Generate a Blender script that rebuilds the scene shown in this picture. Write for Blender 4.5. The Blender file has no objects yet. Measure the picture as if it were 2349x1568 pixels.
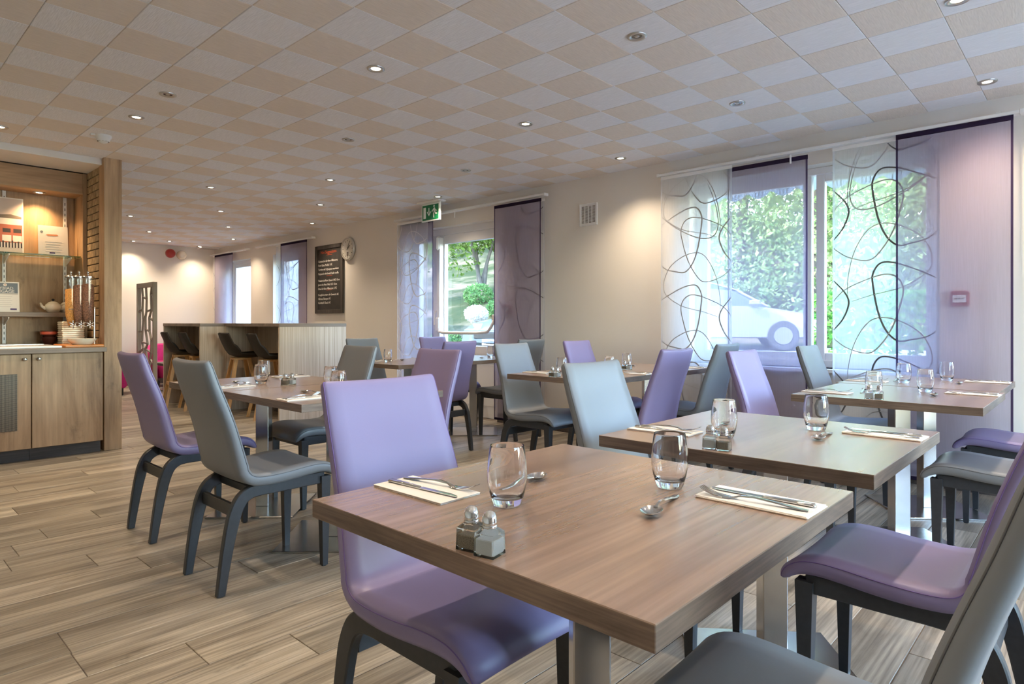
import bpy, math, random
from mathutils import Vector, Matrix
R = math.radians
rnd = random.Random(7)
S = bpy.context.scene
COL = S.collection

# ------------------------------------------------------------------ camera, sky, sun, exposure
cam_d = bpy.data.cameras.new('camera'); cam = bpy.data.objects.new('camera', cam_d); COL.objects.link(cam)
cam_d.sensor_width = 36.0; cam_d.lens = 1456.0 / 2349.0 * 36.0
cam_d.shift_y = -43.0 / 2349.0
cam_d.clip_start = 0.02; cam_d.clip_end = 300
cam.location = (0, 0, 1.10); cam.rotation_euler = (R(90), 0, R(-47.06))
S.camera = cam

w = bpy.data.worlds.new('sky'); S.world = w; w.use_nodes = True
nt = w.node_tree; nt.nodes.clear()
sky = nt.nodes.new('ShaderNodeTexSky'); sky.sky_type = 'NISHITA'; sky.sun_disc = False
sky.sun_elevation = R(48); sky.sun_rotation = R(297); sky.air_density = 1.15; sky.dust_density = .4; sky.ozone_density = 2.5
bg = nt.nodes.new('ShaderNodeBackground'); bg.inputs['Strength'].default_value = 2.9
wo = nt.nodes.new('ShaderNodeOutputWorld')
nt.links.new(sky.outputs[0], bg.inputs[0]); nt.links.new(bg.outputs[0], wo.inputs[0])

sd = bpy.data.lights.new('sun', 'SUN'); sd.energy = 8.0; sd.angle = R(0.6); sd.color = (1, 0.95, 0.86)
so = bpy.data.objects.new('sun', sd); COL.objects.link(so)
so.rotation_euler = Vector((0.60, -0.30, -0.75)).to_track_quat('-Z', 'Y').to_euler(); so.location = (-10, -5, 20)

vs = S.view_settings; vs.view_transform = 'Standard'; vs.look = 'None'; vs.gamma = 1.0; vs.use_curve_mapping = False
vs.exposure = 1.0
S.cycles.caustics_reflective = False; S.cycles.blur_glossy = 0.6; S.cycles.sample_clamp_indirect = 5.0
S.cycles.max_bounces = 10; S.cycles.diffuse_bounces = 5; S.cycles.glossy_bounces = 4; S.cycles.transmission_bounces = 8; S.cycles.transparent_max_bounces = 14

SPOT_W = 40.0; SPOT_C = (1.0, 0.80, 0.58)

def portal(y0, y1, z0, z1, x=5.33):
    d = bpy.data.lights.new('window_portal', 'AREA'); d.shape = 'RECTANGLE'; d.size = (z1 - z0); d.size_y = (y1 - y0)
    d.cycles.is_portal = True
    o = bpy.data.objects.new('window_portal', d); COL.objects.link(o)
    o.location = (x, (y0 + y1) / 2, (z0 + z1) / 2); o.rotation_euler = (0, R(90), 0)

# ------------------------------------------------------------------ helpers
class MB:
    def __init__(s): s.v = []; s.f = []; s.m = []; s.mi = 0
    def add(s, vs_, fs):
        b = len(s.v); s.v += [tuple(p) for p in vs_]; s.f += [tuple(i + b for i in f) for f in fs]; s.m += [s.mi] * len(fs); return s
    def box(s, x0, x1, y0, y1, z0, z1):
        return s.add([(x0,y0,z0),(x1,y0,z0),(x1,y1,z0),(x0,y1,z0),(x0,y0,z1),(x1,y0,z1),(x1,y1,z1),(x0,y1,z1)],
                     [(0,3,2,1),(4,5,6,7),(0,1,5,4),(1,2,6,5),(2,3,7,6),(3,0,4,7)])
    def cbox(s, x0, x1, y0, y1, z0, z1, c):
        # box with chamfered edges
        xs = (x0, x1); ys = (y0, y1); zs = (z0, z1); V = []; I = {}
        for i in (0,1):
            for j in (0,1):
                for k in (0,1):
                    sx = 1 if i == 0 else -1; sy = 1 if j == 0 else -1; sz = 1 if k == 0 else -1
                    for a in range(3):
                        p = [xs[i], ys[j], zs[k]]
                        for q, sg in ((0,sx),(1,sy),(2,sz)):
                            if q != a: p[q] += sg * c
                        I[(i,j,k,a)] = len(V); V.append(p)
        F = []
        def corner(i,j,k): 
            return (i,j,k)
        for a in range(3):
            b1, c1 = [q for q in range(3) if q != a]
            for e in (0,1):
                quad = []
                for (u, v_) in ((0,0),(1,0),(1,1),(0,1)):
                    t = [0,0,0]; t[a] = e; t[b1] = u; t[c1] = v_
                    quad.append(I[(t[0],t[1],t[2],a)])
                flip = (e == 0) != (a == 1)
                F.append(tuple(reversed(quad)) if flip else tuple(quad))
        for a in range(3):          # edges parallel to axis a
            b1, c1 = [q for q in range(3) if q != a]
            for u in (0,1):
                for v_ in (0,1):
                    q = []
                    for e, f_ in ((0,b1),(1,b1),(1,c1),(0,c1)):
                        t = [0,0,0]; t[a] = e; t[b1] = u; t[c1] = v_
                        q.append(I[(t[0],t[1],t[2],f_)])
                    F.append(tuple(q))
        for i in (0,1):
            for j in (0,1):
                for k in (0,1): F.append((I[(i,j,k,0)], I[(i,j,k,1)], I[(i,j,k,2)]))
        # orient outward
        cen = Vector(((x0+x1)/2,(y0+y1)/2,(z0+z1)/2)); F2 = []
        for f in F:
            ps = [Vector(V[i]) for i in f]; n = (ps[1]-ps[0]).cross(ps[2]-ps[0])
            fc = sum(ps, Vector()) / len(ps)
            F2.append(tuple(reversed(f)) if n.dot(fc - cen) < 0 else f)
        return s.add(V, F2)
    def prism(s, poly, axis, a0, a1):
        # poly: 2D points (counter-clockwise) in the plane normal to axis
        n = len(poly); V = []
        for a in (a0, a1):
            for (p, q) in poly:
                V.append({'x': (a,p,q), 'y': (p,a,q), 'z': (p,q,a)}[axis])
        F = [tuple(range(n-1,-1,-1)), tuple(range(n, 2*n))] + [(i,(i+1)%n,(i+1)%n+n,i+n) for i in range(n)]
        if axis == 'y': F = [tuple(reversed(f)) for f in F]
        return s.add(V, F)
    def tube(s, path, r, n=10, cap=True, sx=1.0):
        path = [Vector(p) for p in path]; rs = r if isinstance(r, (list,tuple)) else [r]*len(path)
        V = []; F = []; up = Vector((0,0,1)); prev = None
        for i, p in enumerate(path):
            t = (path[min(i+1,len(path)-1)] - path[max(i-1,0)]).normalized()
            if prev is None:
                a = t.cross(up); a = a if a.length > 1e-4 else t.cross(Vector((1,0,0)))
            else: a = prev - t * prev.dot(t)
            a.normalize(); prev = a; b = t.cross(a).normalized()
            for k in range(n):
                th = 2*math.pi*k/n; V.append(p + a*math.cos(th)*rs[i]*sx + b*math.sin(th)*rs[i])
        for i in range(len(path)-1):
            for k in range(n):
                F.append((i*n+k, (i+1)*n+k, (i+1)*n+(k+1)%n, i*n+(k+1)%n))
        F = [tuple(reversed(f)) for f in F]
        if cap: F.append(tuple(range(n))); F.append(tuple(range((len(path)-1)*n+n-1, (len(path)-1)*n-1, -1)))
        F = [tuple(reversed(f)) for f in F]
        return s.add(V, F)
    def lathe(s, prof, n=24, c=(0,0,0)):
        # prof: (radius, z) upward along the outside
        V = []; F = []; idx = []
        for (r_, z) in prof:
            if r_ < 1e-6: idx.append([len(V)]*n); V.append((c[0],c[1],c[2]+z))
            else:
                idx.append(list(range(len(V),len(V)+n)))
                for k in range(n):
                    th = 2*math.pi*k/n; V.append((c[0]+r_*math.cos(th), c[1]+r_*math.sin(th), c[2]+z))
        for i in range(len(prof)-1):
            for k in range(n):
                q = [idx[i][k], idx[i][(k+1)%n], idx[i+1][(k+1)%n], idx[i+1][k]]
                o = []
                for t in q:
                    if t not in o: o.append(t)
                if len(o) > 2: F.append(tuple(o))
        return s.add(V, F)
    def loft(s, rings, closed=True, caps=True):
        n = len(rings[0]); V = [p for r_ in rings for p in r_]; F = []
        for i in range(len(rings)-1):
            for k in range(n if closed else n-1):
                F.append((i*n+k, i*n+(k+1)%n, (i+1)*n+(k+1)%n, (i+1)*n+k))
        if caps: F.append(tuple(range(n-1,-1,-1))); F.append(tuple(range((len(rings)-1)*n, len(rings)*n)))
        return s.add(V, F)
    def move(s, M):
        s.v = [tuple(M @ Vector(p)) for p in s.v]; return s
    def mesh(s, name, mats, smooth=False, angle=None):
        me = bpy.data.meshes.new(name); me.from_pydata(s.v, [], s.f)
        for m in (mats if isinstance(mats, (list,tuple)) else [mats]): me.materials.append(m)
        if s.mi or any(s.m): me.polygons.foreach_set('material_index', s.m)
        if smooth: 
            me.polygons.foreach_set('use_smooth', [True]*len(me.polygons))
            if angle: 
                try: me.set_sharp_from_angle(angle=R(angle))
                except Exception: pass
        me.update(); return me
    def build(s, name, mats, parent=None, smooth=False, angle=None, loc=None, rot=None):
        return link(name, s.mesh(name, mats, smooth, angle), parent, loc, rot)

def link(name, me, parent=None, loc=None, rot=None):
    o = bpy.data.objects.new(name, me); COL.objects.link(o)
    if parent is not None: o.parent = parent
    if loc is not None: o.location = loc
    if rot is not None: o.rotation_euler = rot
    return o
def tag(o, label=None, cat=None, group=None, kind=None):
    if label: o['label'] = label
    if cat: o['category'] = cat
    if group: o['group'] = group
    if kind: o['kind'] = kind
    return o
def empty(name, loc=(0,0,0), rz=0, label=None, cat=None, group=None, kind=None):
    o = bpy.data.objects.new(name, None); COL.objects.link(o); o.location = loc; o.rotation_euler = (0,0,rz)
    o.empty_display_size = 0.1
    return tag(o, label, cat, group, kind)
def copy_tree(o, parent=None):
    c = o.copy(); COL.objects.link(c); c.parent = parent
    for ch in o.children: copy_tree(ch, c)
    return c

# ------------------------------------------------------------------ materials
def mat(name):
    m = bpy.data.materials.new(name); m.use_nodes = True; n = m.node_tree; n.nodes.clear()
    out = n.nodes.new('ShaderNodeOutputMaterial'); return m, n, out
def N(n, t, **kw):
    x = n.nodes.new(t)
    for k, v in kw.items():
        if k in x.inputs: x.inputs[k].default_value = v
        else: setattr(x, k, v)
    return x
def L(n, a, b): n.links.new(a, b)
def c4(c): return (c[0], c[1], c[2], 1)
def sr(r, g, b):
    f = lambda u: (u/255/12.92) if u/255 <= .04045 else ((u/255+.055)/1.055)**2.4
    return (f(r), f(g), f(b))
def pbsdf(n, out, col=(.8,.8,.8), rough=.5, metal=0, spec=.5, coat=0):
    p = N(n, 'ShaderNodeBsdfPrincipled'); p.inputs['Base Color'].default_value = c4(col); p.inputs['Roughness'].default_value = rough
    p.inputs['Metallic'].default_value = metal; p.inputs['Specular IOR Level'].default_value = spec; p.inputs['Coat Weight'].default_value = coat
    L(n, p.outputs[0], out.inputs[0]); return p
def ramp(n, stops):
    r = N(n, 'ShaderNodeValToRGB'); e = r.color_ramp.elements
    while len(e) < len(stops): e.new(0.5)
    for i, (p, c) in enumerate(stops): e[i].position = p; e[i].color = c4(c)
    return r
def simple(name, col, rough=.5, metal=0, spec=.5, coat=0, noise=0.0, nscale=30, bump=0.0, bscale=200):
    m, n, out = mat(name); p = pbsdf(n, out, col, rough, metal, spec, coat)
    tc = N(n, 'ShaderNodeTexCoord')
    if noise:
        t = N(n, 'ShaderNodeTexNoise', Scale=nscale, Detail=4.0); L(n, tc.outputs['Object'], t.inputs['Vector'])
        r = ramp(n, [(.3, [c*(1-noise) for c in col]), (.7, [min(1, c*(1+noise)) for c in col])])
        L(n, t.outputs[0], r.inputs[0]); L(n, r.outputs[0], p.inputs['Base Color'])
    if bump:
        t = N(n, 'ShaderNodeTexNoise', Scale=bscale, Detail=3.0); L(n, tc.outputs['Object'], t.inputs['Vector'])
        b = N(n, 'ShaderNodeBump', Strength=bump, Distance=.002); L(n, t.outputs[0], b.inputs['Height']); L(n, b.outputs[0], p.inputs['Normal'])
    return m
def wood(name, cols, axis='x', stretch=9.0, scale=5.0, rough=.45, spec=.5, fine=.35, vary=.25, bump=.08, knots=0.0, coat=0.0, ior=1.45, dist=.7):
    m, n, out = mat(name); p = pbsdf(n, out, cols[1], rough, 0, spec, coat)
    tc = N(n, 'ShaderNodeTexCoord'); oi = N(n, 'ShaderNodeObjectInfo'); ge = N(n, 'ShaderNodeNewGeometry')
    ad = N(n, 'ShaderNodeMath', operation='ADD'); L(n, oi.outputs['Random'], ad.inputs[0]); L(n, ge.outputs['Random Per Island'], ad.inputs[1])
    mu = N(n, 'ShaderNodeVectorMath', operation='SCALE'); mu.inputs[0].default_value = (37, 53, 29); L(n, ad.outputs[0], mu.inputs['Scale'])
    mp = N(n, 'ShaderNodeMapping'); s = [scale/stretch if c in axis else scale for c in 'xyz']; mp.inputs['Scale'].default_value = s
    L(n, tc.outputs['Object'], mp.inputs['Vector'])
    av = N(n, 'ShaderNodeVectorMath', operation='ADD'); L(n, mp.outputs[0], av.inputs[0]); L(n, mu.outputs[0], av.inputs[1])
    t1 = N(n, 'ShaderNodeTexNoise', Scale=1.0, Detail=7.0, Roughness=.62, Distortion=dist); L(n, av.outputs[0], t1.inputs['Vector'])
    r1 = ramp(n, [(.28, cols[0]), (.45, cols[1]), (.58, cols[2]), (.75, cols[3])]); L(n, t1.outputs[0], r1.inputs[0])
    mp2 = N(n, 'ShaderNodeMapping'); s2 = [scale*14/(stretch*5) if c in axis else scale*14 for c in 'xyz']; mp2.inputs['Scale'].default_value = s2
    L(n, tc.outputs['Object'], mp2.inputs['Vector'])
    av2 = N(n, 'ShaderNodeVectorMath', operation='ADD'); L(n, mp2.outputs[0], av2.inputs[0]); L(n, mu.outputs[0], av2.inputs[1])
    t2 = N(n, 'ShaderNodeTexNoise', Scale=1.0, Detail=3.0); L(n, av2.outputs[0], t2.inputs['Vector'])
    r2 = ramp(n, [(.3, (1-fine,)*3), (.65, (1+fine*.12,)*3)]); L(n, t2.outputs[0], r2.inputs[0])
    mx = N(n, 'ShaderNodeMix', data_type='RGBA', blend_type='MULTIPLY'); mx.inputs[0].default_value = 1
    L(n, r1.outputs[0], mx.inputs[6]); L(n, r2.outputs[0], mx.inputs[7])
    last = mx.outputs[2]
    if vary:
        vr = N(n, 'ShaderNodeMapRange'); vr.inputs['To Min'].default_value = 1-vary; vr.inputs['To Max'].default_value = 1+vary*.6; vr.inputs['From Max'].default_value = 1
        fr = N(n, 'ShaderNodeMath', operation='FRACT'); L(n, ad.outputs[0], fr.inputs[0]); L(n, fr.outputs[0], vr.inputs[0])
        m3 = N(n, 'ShaderNodeVectorMath', operation='SCALE'); L(n, last, m3.inputs[0]); L(n, vr.outputs[0], m3.inputs['Scale']); last = m3.outputs[0]
    if knots:
        mp3 = N(n, 'ShaderNodeMapping'); s3 = [2.2 if c in axis else 5.5 for c in 'xyz']; mp3.inputs['Scale'].default_value = s3; L(n, tc.outputs['Object'], mp3.inputs['Vector'])
        av3 = N(n, 'ShaderNodeVectorMath', operation='ADD'); L(n, mp3.outputs[0], av3.inputs[0]); L(n, mu.outputs[0], av3.inputs[1])
        t3 = N(n, 'ShaderNodeTexNoise', Scale=1.3, Detail=5.0, Roughness=.7); L(n, av3.outputs[0], t3.inputs['Vector'])
        r3 = ramp(n, [(.62, (1,1,1)), (.72, (1-knots,)*3)]); L(n, t3.outputs[0], r3.inputs[0])
        m4 = N(n, 'ShaderNodeMix', data_type='RGBA', blend_type='MULTIPLY'); m4.inputs[0].default_value = 1
        L(n, last, m4.inputs[6]); L(n, r3.outputs[0], m4.inputs[7]); last = m4.outputs[2]
    L(n, last, p.inputs['Base Color'])
    if bump:
        b = N(n, 'ShaderNodeBump', Strength=bump, Distance=.002); L(n, t2.outputs[0], b.inputs['Height']); L(n, b.outputs[0], p.inputs['Normal'])
    p.inputs['IOR'].default_value = ior; p.inputs['Coat IOR'].default_value = 1.9; p.inputs['Coat Roughness'].default_value = .26
    return m
def emit(name, col, st):
    m, n, out = mat(name); e = N(n, 'ShaderNodeEmission', Strength=st); e.inputs[0].default_value = c4(col); L(n, e.outputs[0], out.inputs[0]); return m
def sheer(name, tint, body, fac, fold=0.0):
    m, n, out = mat(name)
    tr = N(n, 'ShaderNodeBsdfTransparent'); tr.inputs[0].default_value = c4(tint)
    di = N(n, 'ShaderNodeBsdfDiffuse'); di.inputs[0].default_value = c4(body)
    tl = N(n, 'ShaderNodeBsdfTranslucent'); tl.inputs[0].default_value = c4(body)
    m1 = N(n, 'ShaderNodeMixShader'); m1.inputs[0].default_value = .62; L(n, di.outputs[0], m1.inputs[1]); L(n, tl.outputs[0], m1.inputs[2])
    tc = N(n, 'ShaderNodeTexCoord'); mp = N(n, 'ShaderNodeMapping'); mp.inputs['Scale'].default_value = (1, 160, 6); L(n, tc.outputs['Object'], mp.inputs['Vector'])
    t = N(n, 'ShaderNodeTexNoise', Scale=1.0, Detail=2.0); L(n, mp.outputs[0], t.inputs['Vector'])
    mr = N(n, 'ShaderNodeMapRange'); mr.inputs['From Min'].default_value = .3; mr.inputs['From Max'].default_value = .7
    mr.inputs['To Min'].default_value = fac-.018; mr.inputs['To Max'].default_value = fac+.018; L(n, t.outputs[0], mr.inputs[0])
    m2 = N(n, 'ShaderNodeMixShader'); L(n, mr.outputs[0], m2.inputs[0]); L(n, tr.outputs[0], m2.inputs[1]); L(n, m1.outputs[0], m2.inputs[2])
    L(n, m2.outputs[0], out.inputs[0]); return m
def pane_glass(name):
    m, n, out = mat(name)
    tr = N(n, 'ShaderNodeBsdfTransparent'); tr.inputs[0].default_value = (.95,.97,.97,1)
    gl = N(n, 'ShaderNodeBsdfGlossy', Roughness=.0); gl.inputs[0].default_value = (1,1,1,1)
    lw = N(n, 'ShaderNodeLayerWeight', Blend=.5); pw = N(n, 'ShaderNodeMath', operation='POWER'); pw.inputs[1].default_value = 5.0; L(n, lw.outputs['Facing'], pw.inputs[0])
    mr = N(n, 'ShaderNodeMapRange'); mr.inputs['To Min'].default_value = .035; mr.inputs['To Max'].default_value = .6; L(n, pw.outputs[0], mr.inputs[0]); m1 = N(n, 'ShaderNodeMixShader')
    L(n, mr.outputs[0], m1.inputs[0]); L(n, tr.outputs[0], m1.inputs[1]); L(n, gl.outputs[0], m1.inputs[2]); L(n, m1.outputs[0], out.inputs[0]); return m
def clear_glass(name, col=(1,1,1), rough=0.0, ior=1.45):
    m, n, out = mat(name); g = N(n, 'ShaderNodeBsdfGlass', Roughness=rough, IOR=ior); g.inputs[0].default_value = c4(col); L(n, g.outputs[0], out.inputs[0]); return m
def leafmat(name, c1, c2):
    m, n, out = mat(name)
    ge = N(n, 'ShaderNodeNewGeometry'); r = ramp(n, [(0, c1), (1, c2)]); L(n, ge.outputs['Random Per Island'], r.inputs[0])
    di = N(n, 'ShaderNodeBsdfDiffuse'); tl = N(n, 'ShaderNodeBsdfTranslucent'); L(n, r.outputs[0], di.inputs[0]); L(n, r.outputs[0], tl.inputs[0])
    mx = N(n, 'ShaderNodeMixShader'); mx.inputs[0].default_value = .45; L(n, di.outputs[0], mx.inputs[1]); L(n, tl.outputs[0], mx.inputs[2]); L(n, mx.outputs[0], out.inputs[0]); return m

M = {}
M['wall'] = simple('wall_paint', (.77,.72,.655), .8, bump=.25, bscale=90)
M['white'] = simple('white_paint', (.78,.77,.75), .5)
M['pvc'] = simple('white_pvc', (.80,.80,.81), .35)
M['plank'] = wood('floor_oak', [sr(100,90,78), sr(154,143,127), sr(182,171,153), sr(205,195,178)], 'x', 10, 7.0, .34, .5, .45, .24, .1, knots=.45)
M['subfloor'] = simple('grout', (.24,.20,.165), .9)
M['table'] = wood('table_laminate', [sr(112,88,72), sr(148,121,102), sr(162,135,114), sr(174,149,128)], 'x', 8, 5.0, .27, .6, .26, 0.1, 0, ior=2.4, dist=.3, coat=.35)
M['table_edge'] = wood('table_edge', [sr(84,70,60), sr(112,94,81), sr(128,109,94), sr(144,125,108)], 'xy', 7, 18.0, .45, .5, .3, 0.1, .05)
M['oak'] = wood('cabinet_oak', [sr(120,92,66), sr(166,136,104), sr(184,154,120), sr(198,170,136)], 'z', 6, 4.0, .5, .4, .2, .12, .05, knots=.3)
M['oak_h'] = wood('cabinet_oak_horizontal', [sr(120,92,66), sr(166,136,104), sr(184,154,120), sr(198,170,136)], 'x', 6, 4.0, .5, .4, .2, .12, .05, knots=.3)
M['plinth'] = wood('plinth_grey_wood', [sr(70,62,58), sr(88,79,74), sr(100,90,84), sr(112,102,95)], 'x', 8, 5, .5, .4, .3, .1, .05)
M['worktop'] = wood('worktop_grey_oak', [sr(104,90,78), sr(126,110,96), sr(138,122,107), sr(150,134,118)], 'x', 8, 6, .45, .5, .25, .1, .04)
M['ash'] = wood('bar_pale_ash', [sr(168,150,130), sr(190,173,153), sr(203,188,170), sr(214,201,185)], 'z', 60, 60, .5, .4, .15, .05, .03)
M['beech'] = wood('stool_beech', [sr(170,122,70), sr(196,148,92), sr(206,160,104), sr(216,172,118)], 'z', 8, 8, .45, .4, .12, .08, .03)
M['lilac'] = simple('lilac_leatherette', (.232,.190,.335), .42, spec=.45, bump=.05, bscale=400)
M['grey'] = simple('grey_leatherette', (.190,.202,.220), .42, spec=.45, bump=.05, bscale=400)
M['seam_lilac'] = simple('lilac_seam', (.16,.10,.28), .6); M['seam_grey'] = simple('grey_seam', (.10,.105,.11), .6)
M['charcoal'] = simple('charcoal_lacquered_wood', (.030,.032,.036), .40, spec=.5, noise=.12, nscale=60)
M['rubber'] = simple('black_rubber', (.02,.02,.02), .7)
M['steel'] = simple('brushed_steel', (.56,.54,.51), .24, metal=1, noise=.08, nscale=12)
M['chrome'] = simple('chrome', (.80,.80,.80), .08, metal=1)
M['cutlery'] = simple('cutlery_steel', (.72,.71,.69), .13, metal=1)
M['nickel'] = simple('satin_nickel', (.50,.49,.47), .35, metal=1)
M['glass'] = clear_glass('tumbler_glass'); M['shaker_glass'] = clear_glass('shaker_glass', (.97,1,.99))
M['pane'] = pane_glass('window_glass'); M['shelf_glass'] = clear_glass('shelf_glass', (.80,.95,.90))
M['napkin'] = simple('paper_napkin', (.86,.82,.76), .85, bump=.3, bscale=260)
M['salt'] = simple('salt', (.86,.86,.86), .9, bump=.4, bscale=900); M['pepper'] = simple('ground_pepper', (.30,.24,.18), .9, noise=.5, nscale=700)
M['tile_w'] = None
def tilemat(name, col, axis):
    m, n, out = mat(name); p = pbsdf(n, out, col, .75)
    tc = N(n, 'ShaderNodeTexCoord'); mp = N(n, 'ShaderNodeMapping'); s = [170]*3; s[axis] = 14; mp.inputs['Scale'].default_value = s
    L(n, tc.outputs['Object'], mp.inputs['Vector'])
    t = N(n, 'ShaderNodeTexNoise', Scale=1.0, Detail=3.0); L(n, mp.outputs[0], t.inputs['Vector'])
    r = ramp(n, [(.35, [c*.93 for c in col]), (.65, [min(1,c*1.03) for c in col])]); L(n, t.outputs[0], r.inputs[0]); L(n, r.outputs[0], p.inputs['Base Color'])
    b = N(n, 'ShaderNodeBump', Strength=.5, Distance=.004); L(n, t.outputs[0], b.inputs['Height']); L(n, b.outputs[0], p.inputs['Normal']); return m
M['tile_w'] = tilemat('ceiling_tile_white', (.83,.84,.87), 1); M['tile_b'] = tilemat('ceiling_tile_beige', (.79,.72,.645), 0)
M['ceil'] = simple('ceiling_white', (.80,.77,.73), .8)
M['sheer_w'] = sheer('white_voile', (1,1,1), (.90,.92,.96), .46)
M['sheer_p'] = sheer('purple_voile', (.87,.85,.93), (.42,.36,.475), .50)
M['sheer_hem'] = sheer('purple_hem', (.30,.26,.40), (.085,.06,.12), .80)
M['sheer_whem'] = sheer('white_hem', (.9,.9,.93), (.80,.82,.86), .62)
M['swirl'] = simple('satin_swirl_print', (.10,.10,.105), .35); M['swirl_pale'] = simple('pale_satin_swirl_print', (.36,.36,.37), .35); M['swirl_w'] = simple('white_swirl_print', (.72,.72,.70), .4)
M['emit'] = emit('halogen_lens', (1.0,.86,.62), 14.0)
M['dead'] = simple('unlit_lamp_reflector', (.10,.10,.11), .2, metal=.6)
M['brick'] = simple('ochre_brick', (.36,.27,.16), .85, noise=.25, nscale=25, bump=.6, bscale=60); M['mortar_gap_shade'] = simple('dark_mortar_gap_shade', (.035,.028,.022), .95)
M['black'] = simple('black_plastic', (.02,.02,.02), .4); M['cream'] = simple('cream_ceramic', (.80,.72,.58), .2, coat=.4)
M['board'] = simple('chalkboard', (.030,.026,.022), .6, noise=.3, nscale=8); M['board_frame'] = wood('board_frame_wood', [sr(52,46,42), sr(70,63,57), sr(80,72,66), sr(90,82,75)], 'z', 8, 8, .5)
M['shell'] = simple('dark_brown_shell', (.018,.013,.009), .55, spec=.3); M['fuchsia'] = simple('fuchsia_upholstery', (.42,.008,.14), .8, noise=.15, nscale=20)
M['screen'] = simple('taupe_screen', (.30,.27,.22), .5)
M['red'] = simple('red_plastic', (.38,.025,.02), .3, coat=.3); M['callred'] = simple('dull_red_plastic', (.32,.05,.06), .5)
M['green_sign'] = simple('exit_sign_green', (.004,.16,.06), .4); M['sign_white'] = simple('exit_sign_white', (.80,.86,.82), .5)
M['chalk_w'] = simple('white_chalk', (.75,.72,.66), .9); M['chalk_r'] = simple('orange_chalk', (.50,.08,.025), .9); M['chalk_b'] = simple('blue_chalk', (.30,.50,.55), .9)
M['paper'] = simple('white_card', (.80,.75,.68), .7); M['print_dark'] = simple('printed_ink_dark', (.05,.045,.05), .7); M['print_grey'] = simple('printed_grey_blue', (.17,.20,.23), .7)
M['print_line'] = simple('printed_pale_text', (.50,.46,.42), .7); M['print_violet'] = simple('printed_violet', (.10,.07,.17), .7); M['print_red'] = simple('printed_brick_red', (.45,.14,.09), .7)
M['print_sky'] = simple('printed_pink_sky', (.66,.55,.48), .7); M['print_orange'] = simple('printed_orange', (.62,.25,.12), .7); M['print_roof'] = simple('printed_roof_grey', (.18,.15,.12), .7)
M['clockface'] = simple('clock_face', (.66,.62,.55), .5); M['silver'] = simple('silver_plastic', (.50,.47,.42), .3, metal=.4)
M['tray'] = simple('white_cold_plate', (.74,.76,.78), .15); M['boardwood'] = wood('chopping_board', [sr(160,95,45), sr(190,120,60), sr(204,134,72), sr(214,148,86)], 'x', 8, 9, .4, .5, .15, .05)
M['flakes'] = simple('corn_flakes', (.62,.27,.06), .8, noise=.5, nscale=160, bump=1, bscale=120); M['muesli'] = simple('chocolate_cereal', (.20,.085,.045), .8, noise=.7, nscale=130, bump=1, bscale=110)
M['clear'] = pane_glass('clear_acrylic'); M['redband'] = simple('red_bowl_band', (.50,.08,.04), .3); M['bowl_dark'] = simple('dark_brown_bowl', (.05,.012,.008), .25)
M['mesh'] = None
m, n, out = mat('perforated_metal'); p = pbsdf(n, out, (.3,.26,.2), .5, .2)
tc = N(n, 'ShaderNodeTexCoord'); vo = N(n, 'ShaderNodeTexVoronoi', Scale=130.0); vo.inputs['Randomness'].default_value = 0.0
L(n, tc.outputs['Object'], vo.inputs['Vector']); r = ramp(n, [(.30, (.30,.24,.16)), (.38, (.035,.028,.02))]); L(n, vo.outputs[0], r.inputs[0]); L(n, r.outputs[0], p.inputs['Base Color']); M['mesh'] = m

# ------------------------------------------------------------------ room shell
XW, H = 5.07, 2.53                      # window wall, ceiling height
SA, CA = math.sin(R(47.06)), math.cos(R(47.06))
def in_view(x, y, z, mx=60):
    d = x*SA + y*CA
    if d < .12: return 0
    px = 1174.5 + (x*CA - y*SA)/d*1456; py = 741 - (z-1.1)/d*1456
    return 1/d if (-mx < px < 2349+mx and -mx < py < 1568+mx) else 0

floor = MB().box(-2.6, 5.4, -3.2, 12.6, -.12, -.004).build('floor', M['subfloor'])
tag(floor, 'grey-brown oak plank floor across the dining room', 'floor', kind='structure')
PW, PL, gap = .2045, 1.21, .0016
planks = []
j0 = math.floor((-3.2 - 2.52)/PW)
for j in range(j0, 60):
    y0 = max(2.52 + j*PW, -3.2); y1 = min(2.52 + (j+1)*PW, 12.6)
    if y1 - y0 < .02: continue
    off = {0: .55, 1: 1.285, 2: 1.18, 3: .985, 4: .83, 5: .55, 6: .61, 7: .762, 8: 1.045, -1: .547, -2: .834}.get(j, (j*.437) % PL)
    x = off - PL*4
    while x < XW:
        a, b = max(x, -2.6), min(x + PL, XW)
        if b - a > .02: planks.append((a, b, y0, y1))
        x += PL
def vis(p):
    a, b, y0, y1 = p; yc = (y0+y1)/2
    return max(in_view(a + (b-a)*t, yc, 0) for t in (.02,.25,.5,.75,.98)) * (b-a)
planks.sort(key=vis, reverse=True)
PM = {}
for (a, b, y0, y1) in planks[:290]:
    k = (round(b-a,3), round(y1-y0,3))
    if k not in PM:
        hx, hy = k[0]/2-gap, k[1]/2-gap
        PM[k] = MB().add([(-hx,-hy,-.006),(hx,-hy,-.006),(hx,hy,-.006),(-hx,hy,-.006),(-hx,-hy,-.0012),(hx,-hy,-.0012),(hx,hy,-.0012),(-hx,hy,-.0012),
                          (-hx+.0015,-hy+.0015,0),(hx-.0015,-hy+.0015,0),(hx-.0015,hy-.0015,0),(-hx+.0015,hy-.0015,0)],
                         [(8,9,10,11),(0,1,5,4),(1,2,6,5),(2,3,7,6),(3,0,4,7),(4,5,9,8),(5,6,10,9),(6,7,11,10),(7,4,8,11)]).mesh('plank', M['plank'])
    link('plank', PM[k], floor, ((a+b)/2, (y0+y1)/2, 0))
q = MB()
for (a, b, y0, y1) in planks[290:]: q.box(a+gap, b-gap, y0+gap, y1-gap, -.006, 0)
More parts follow.
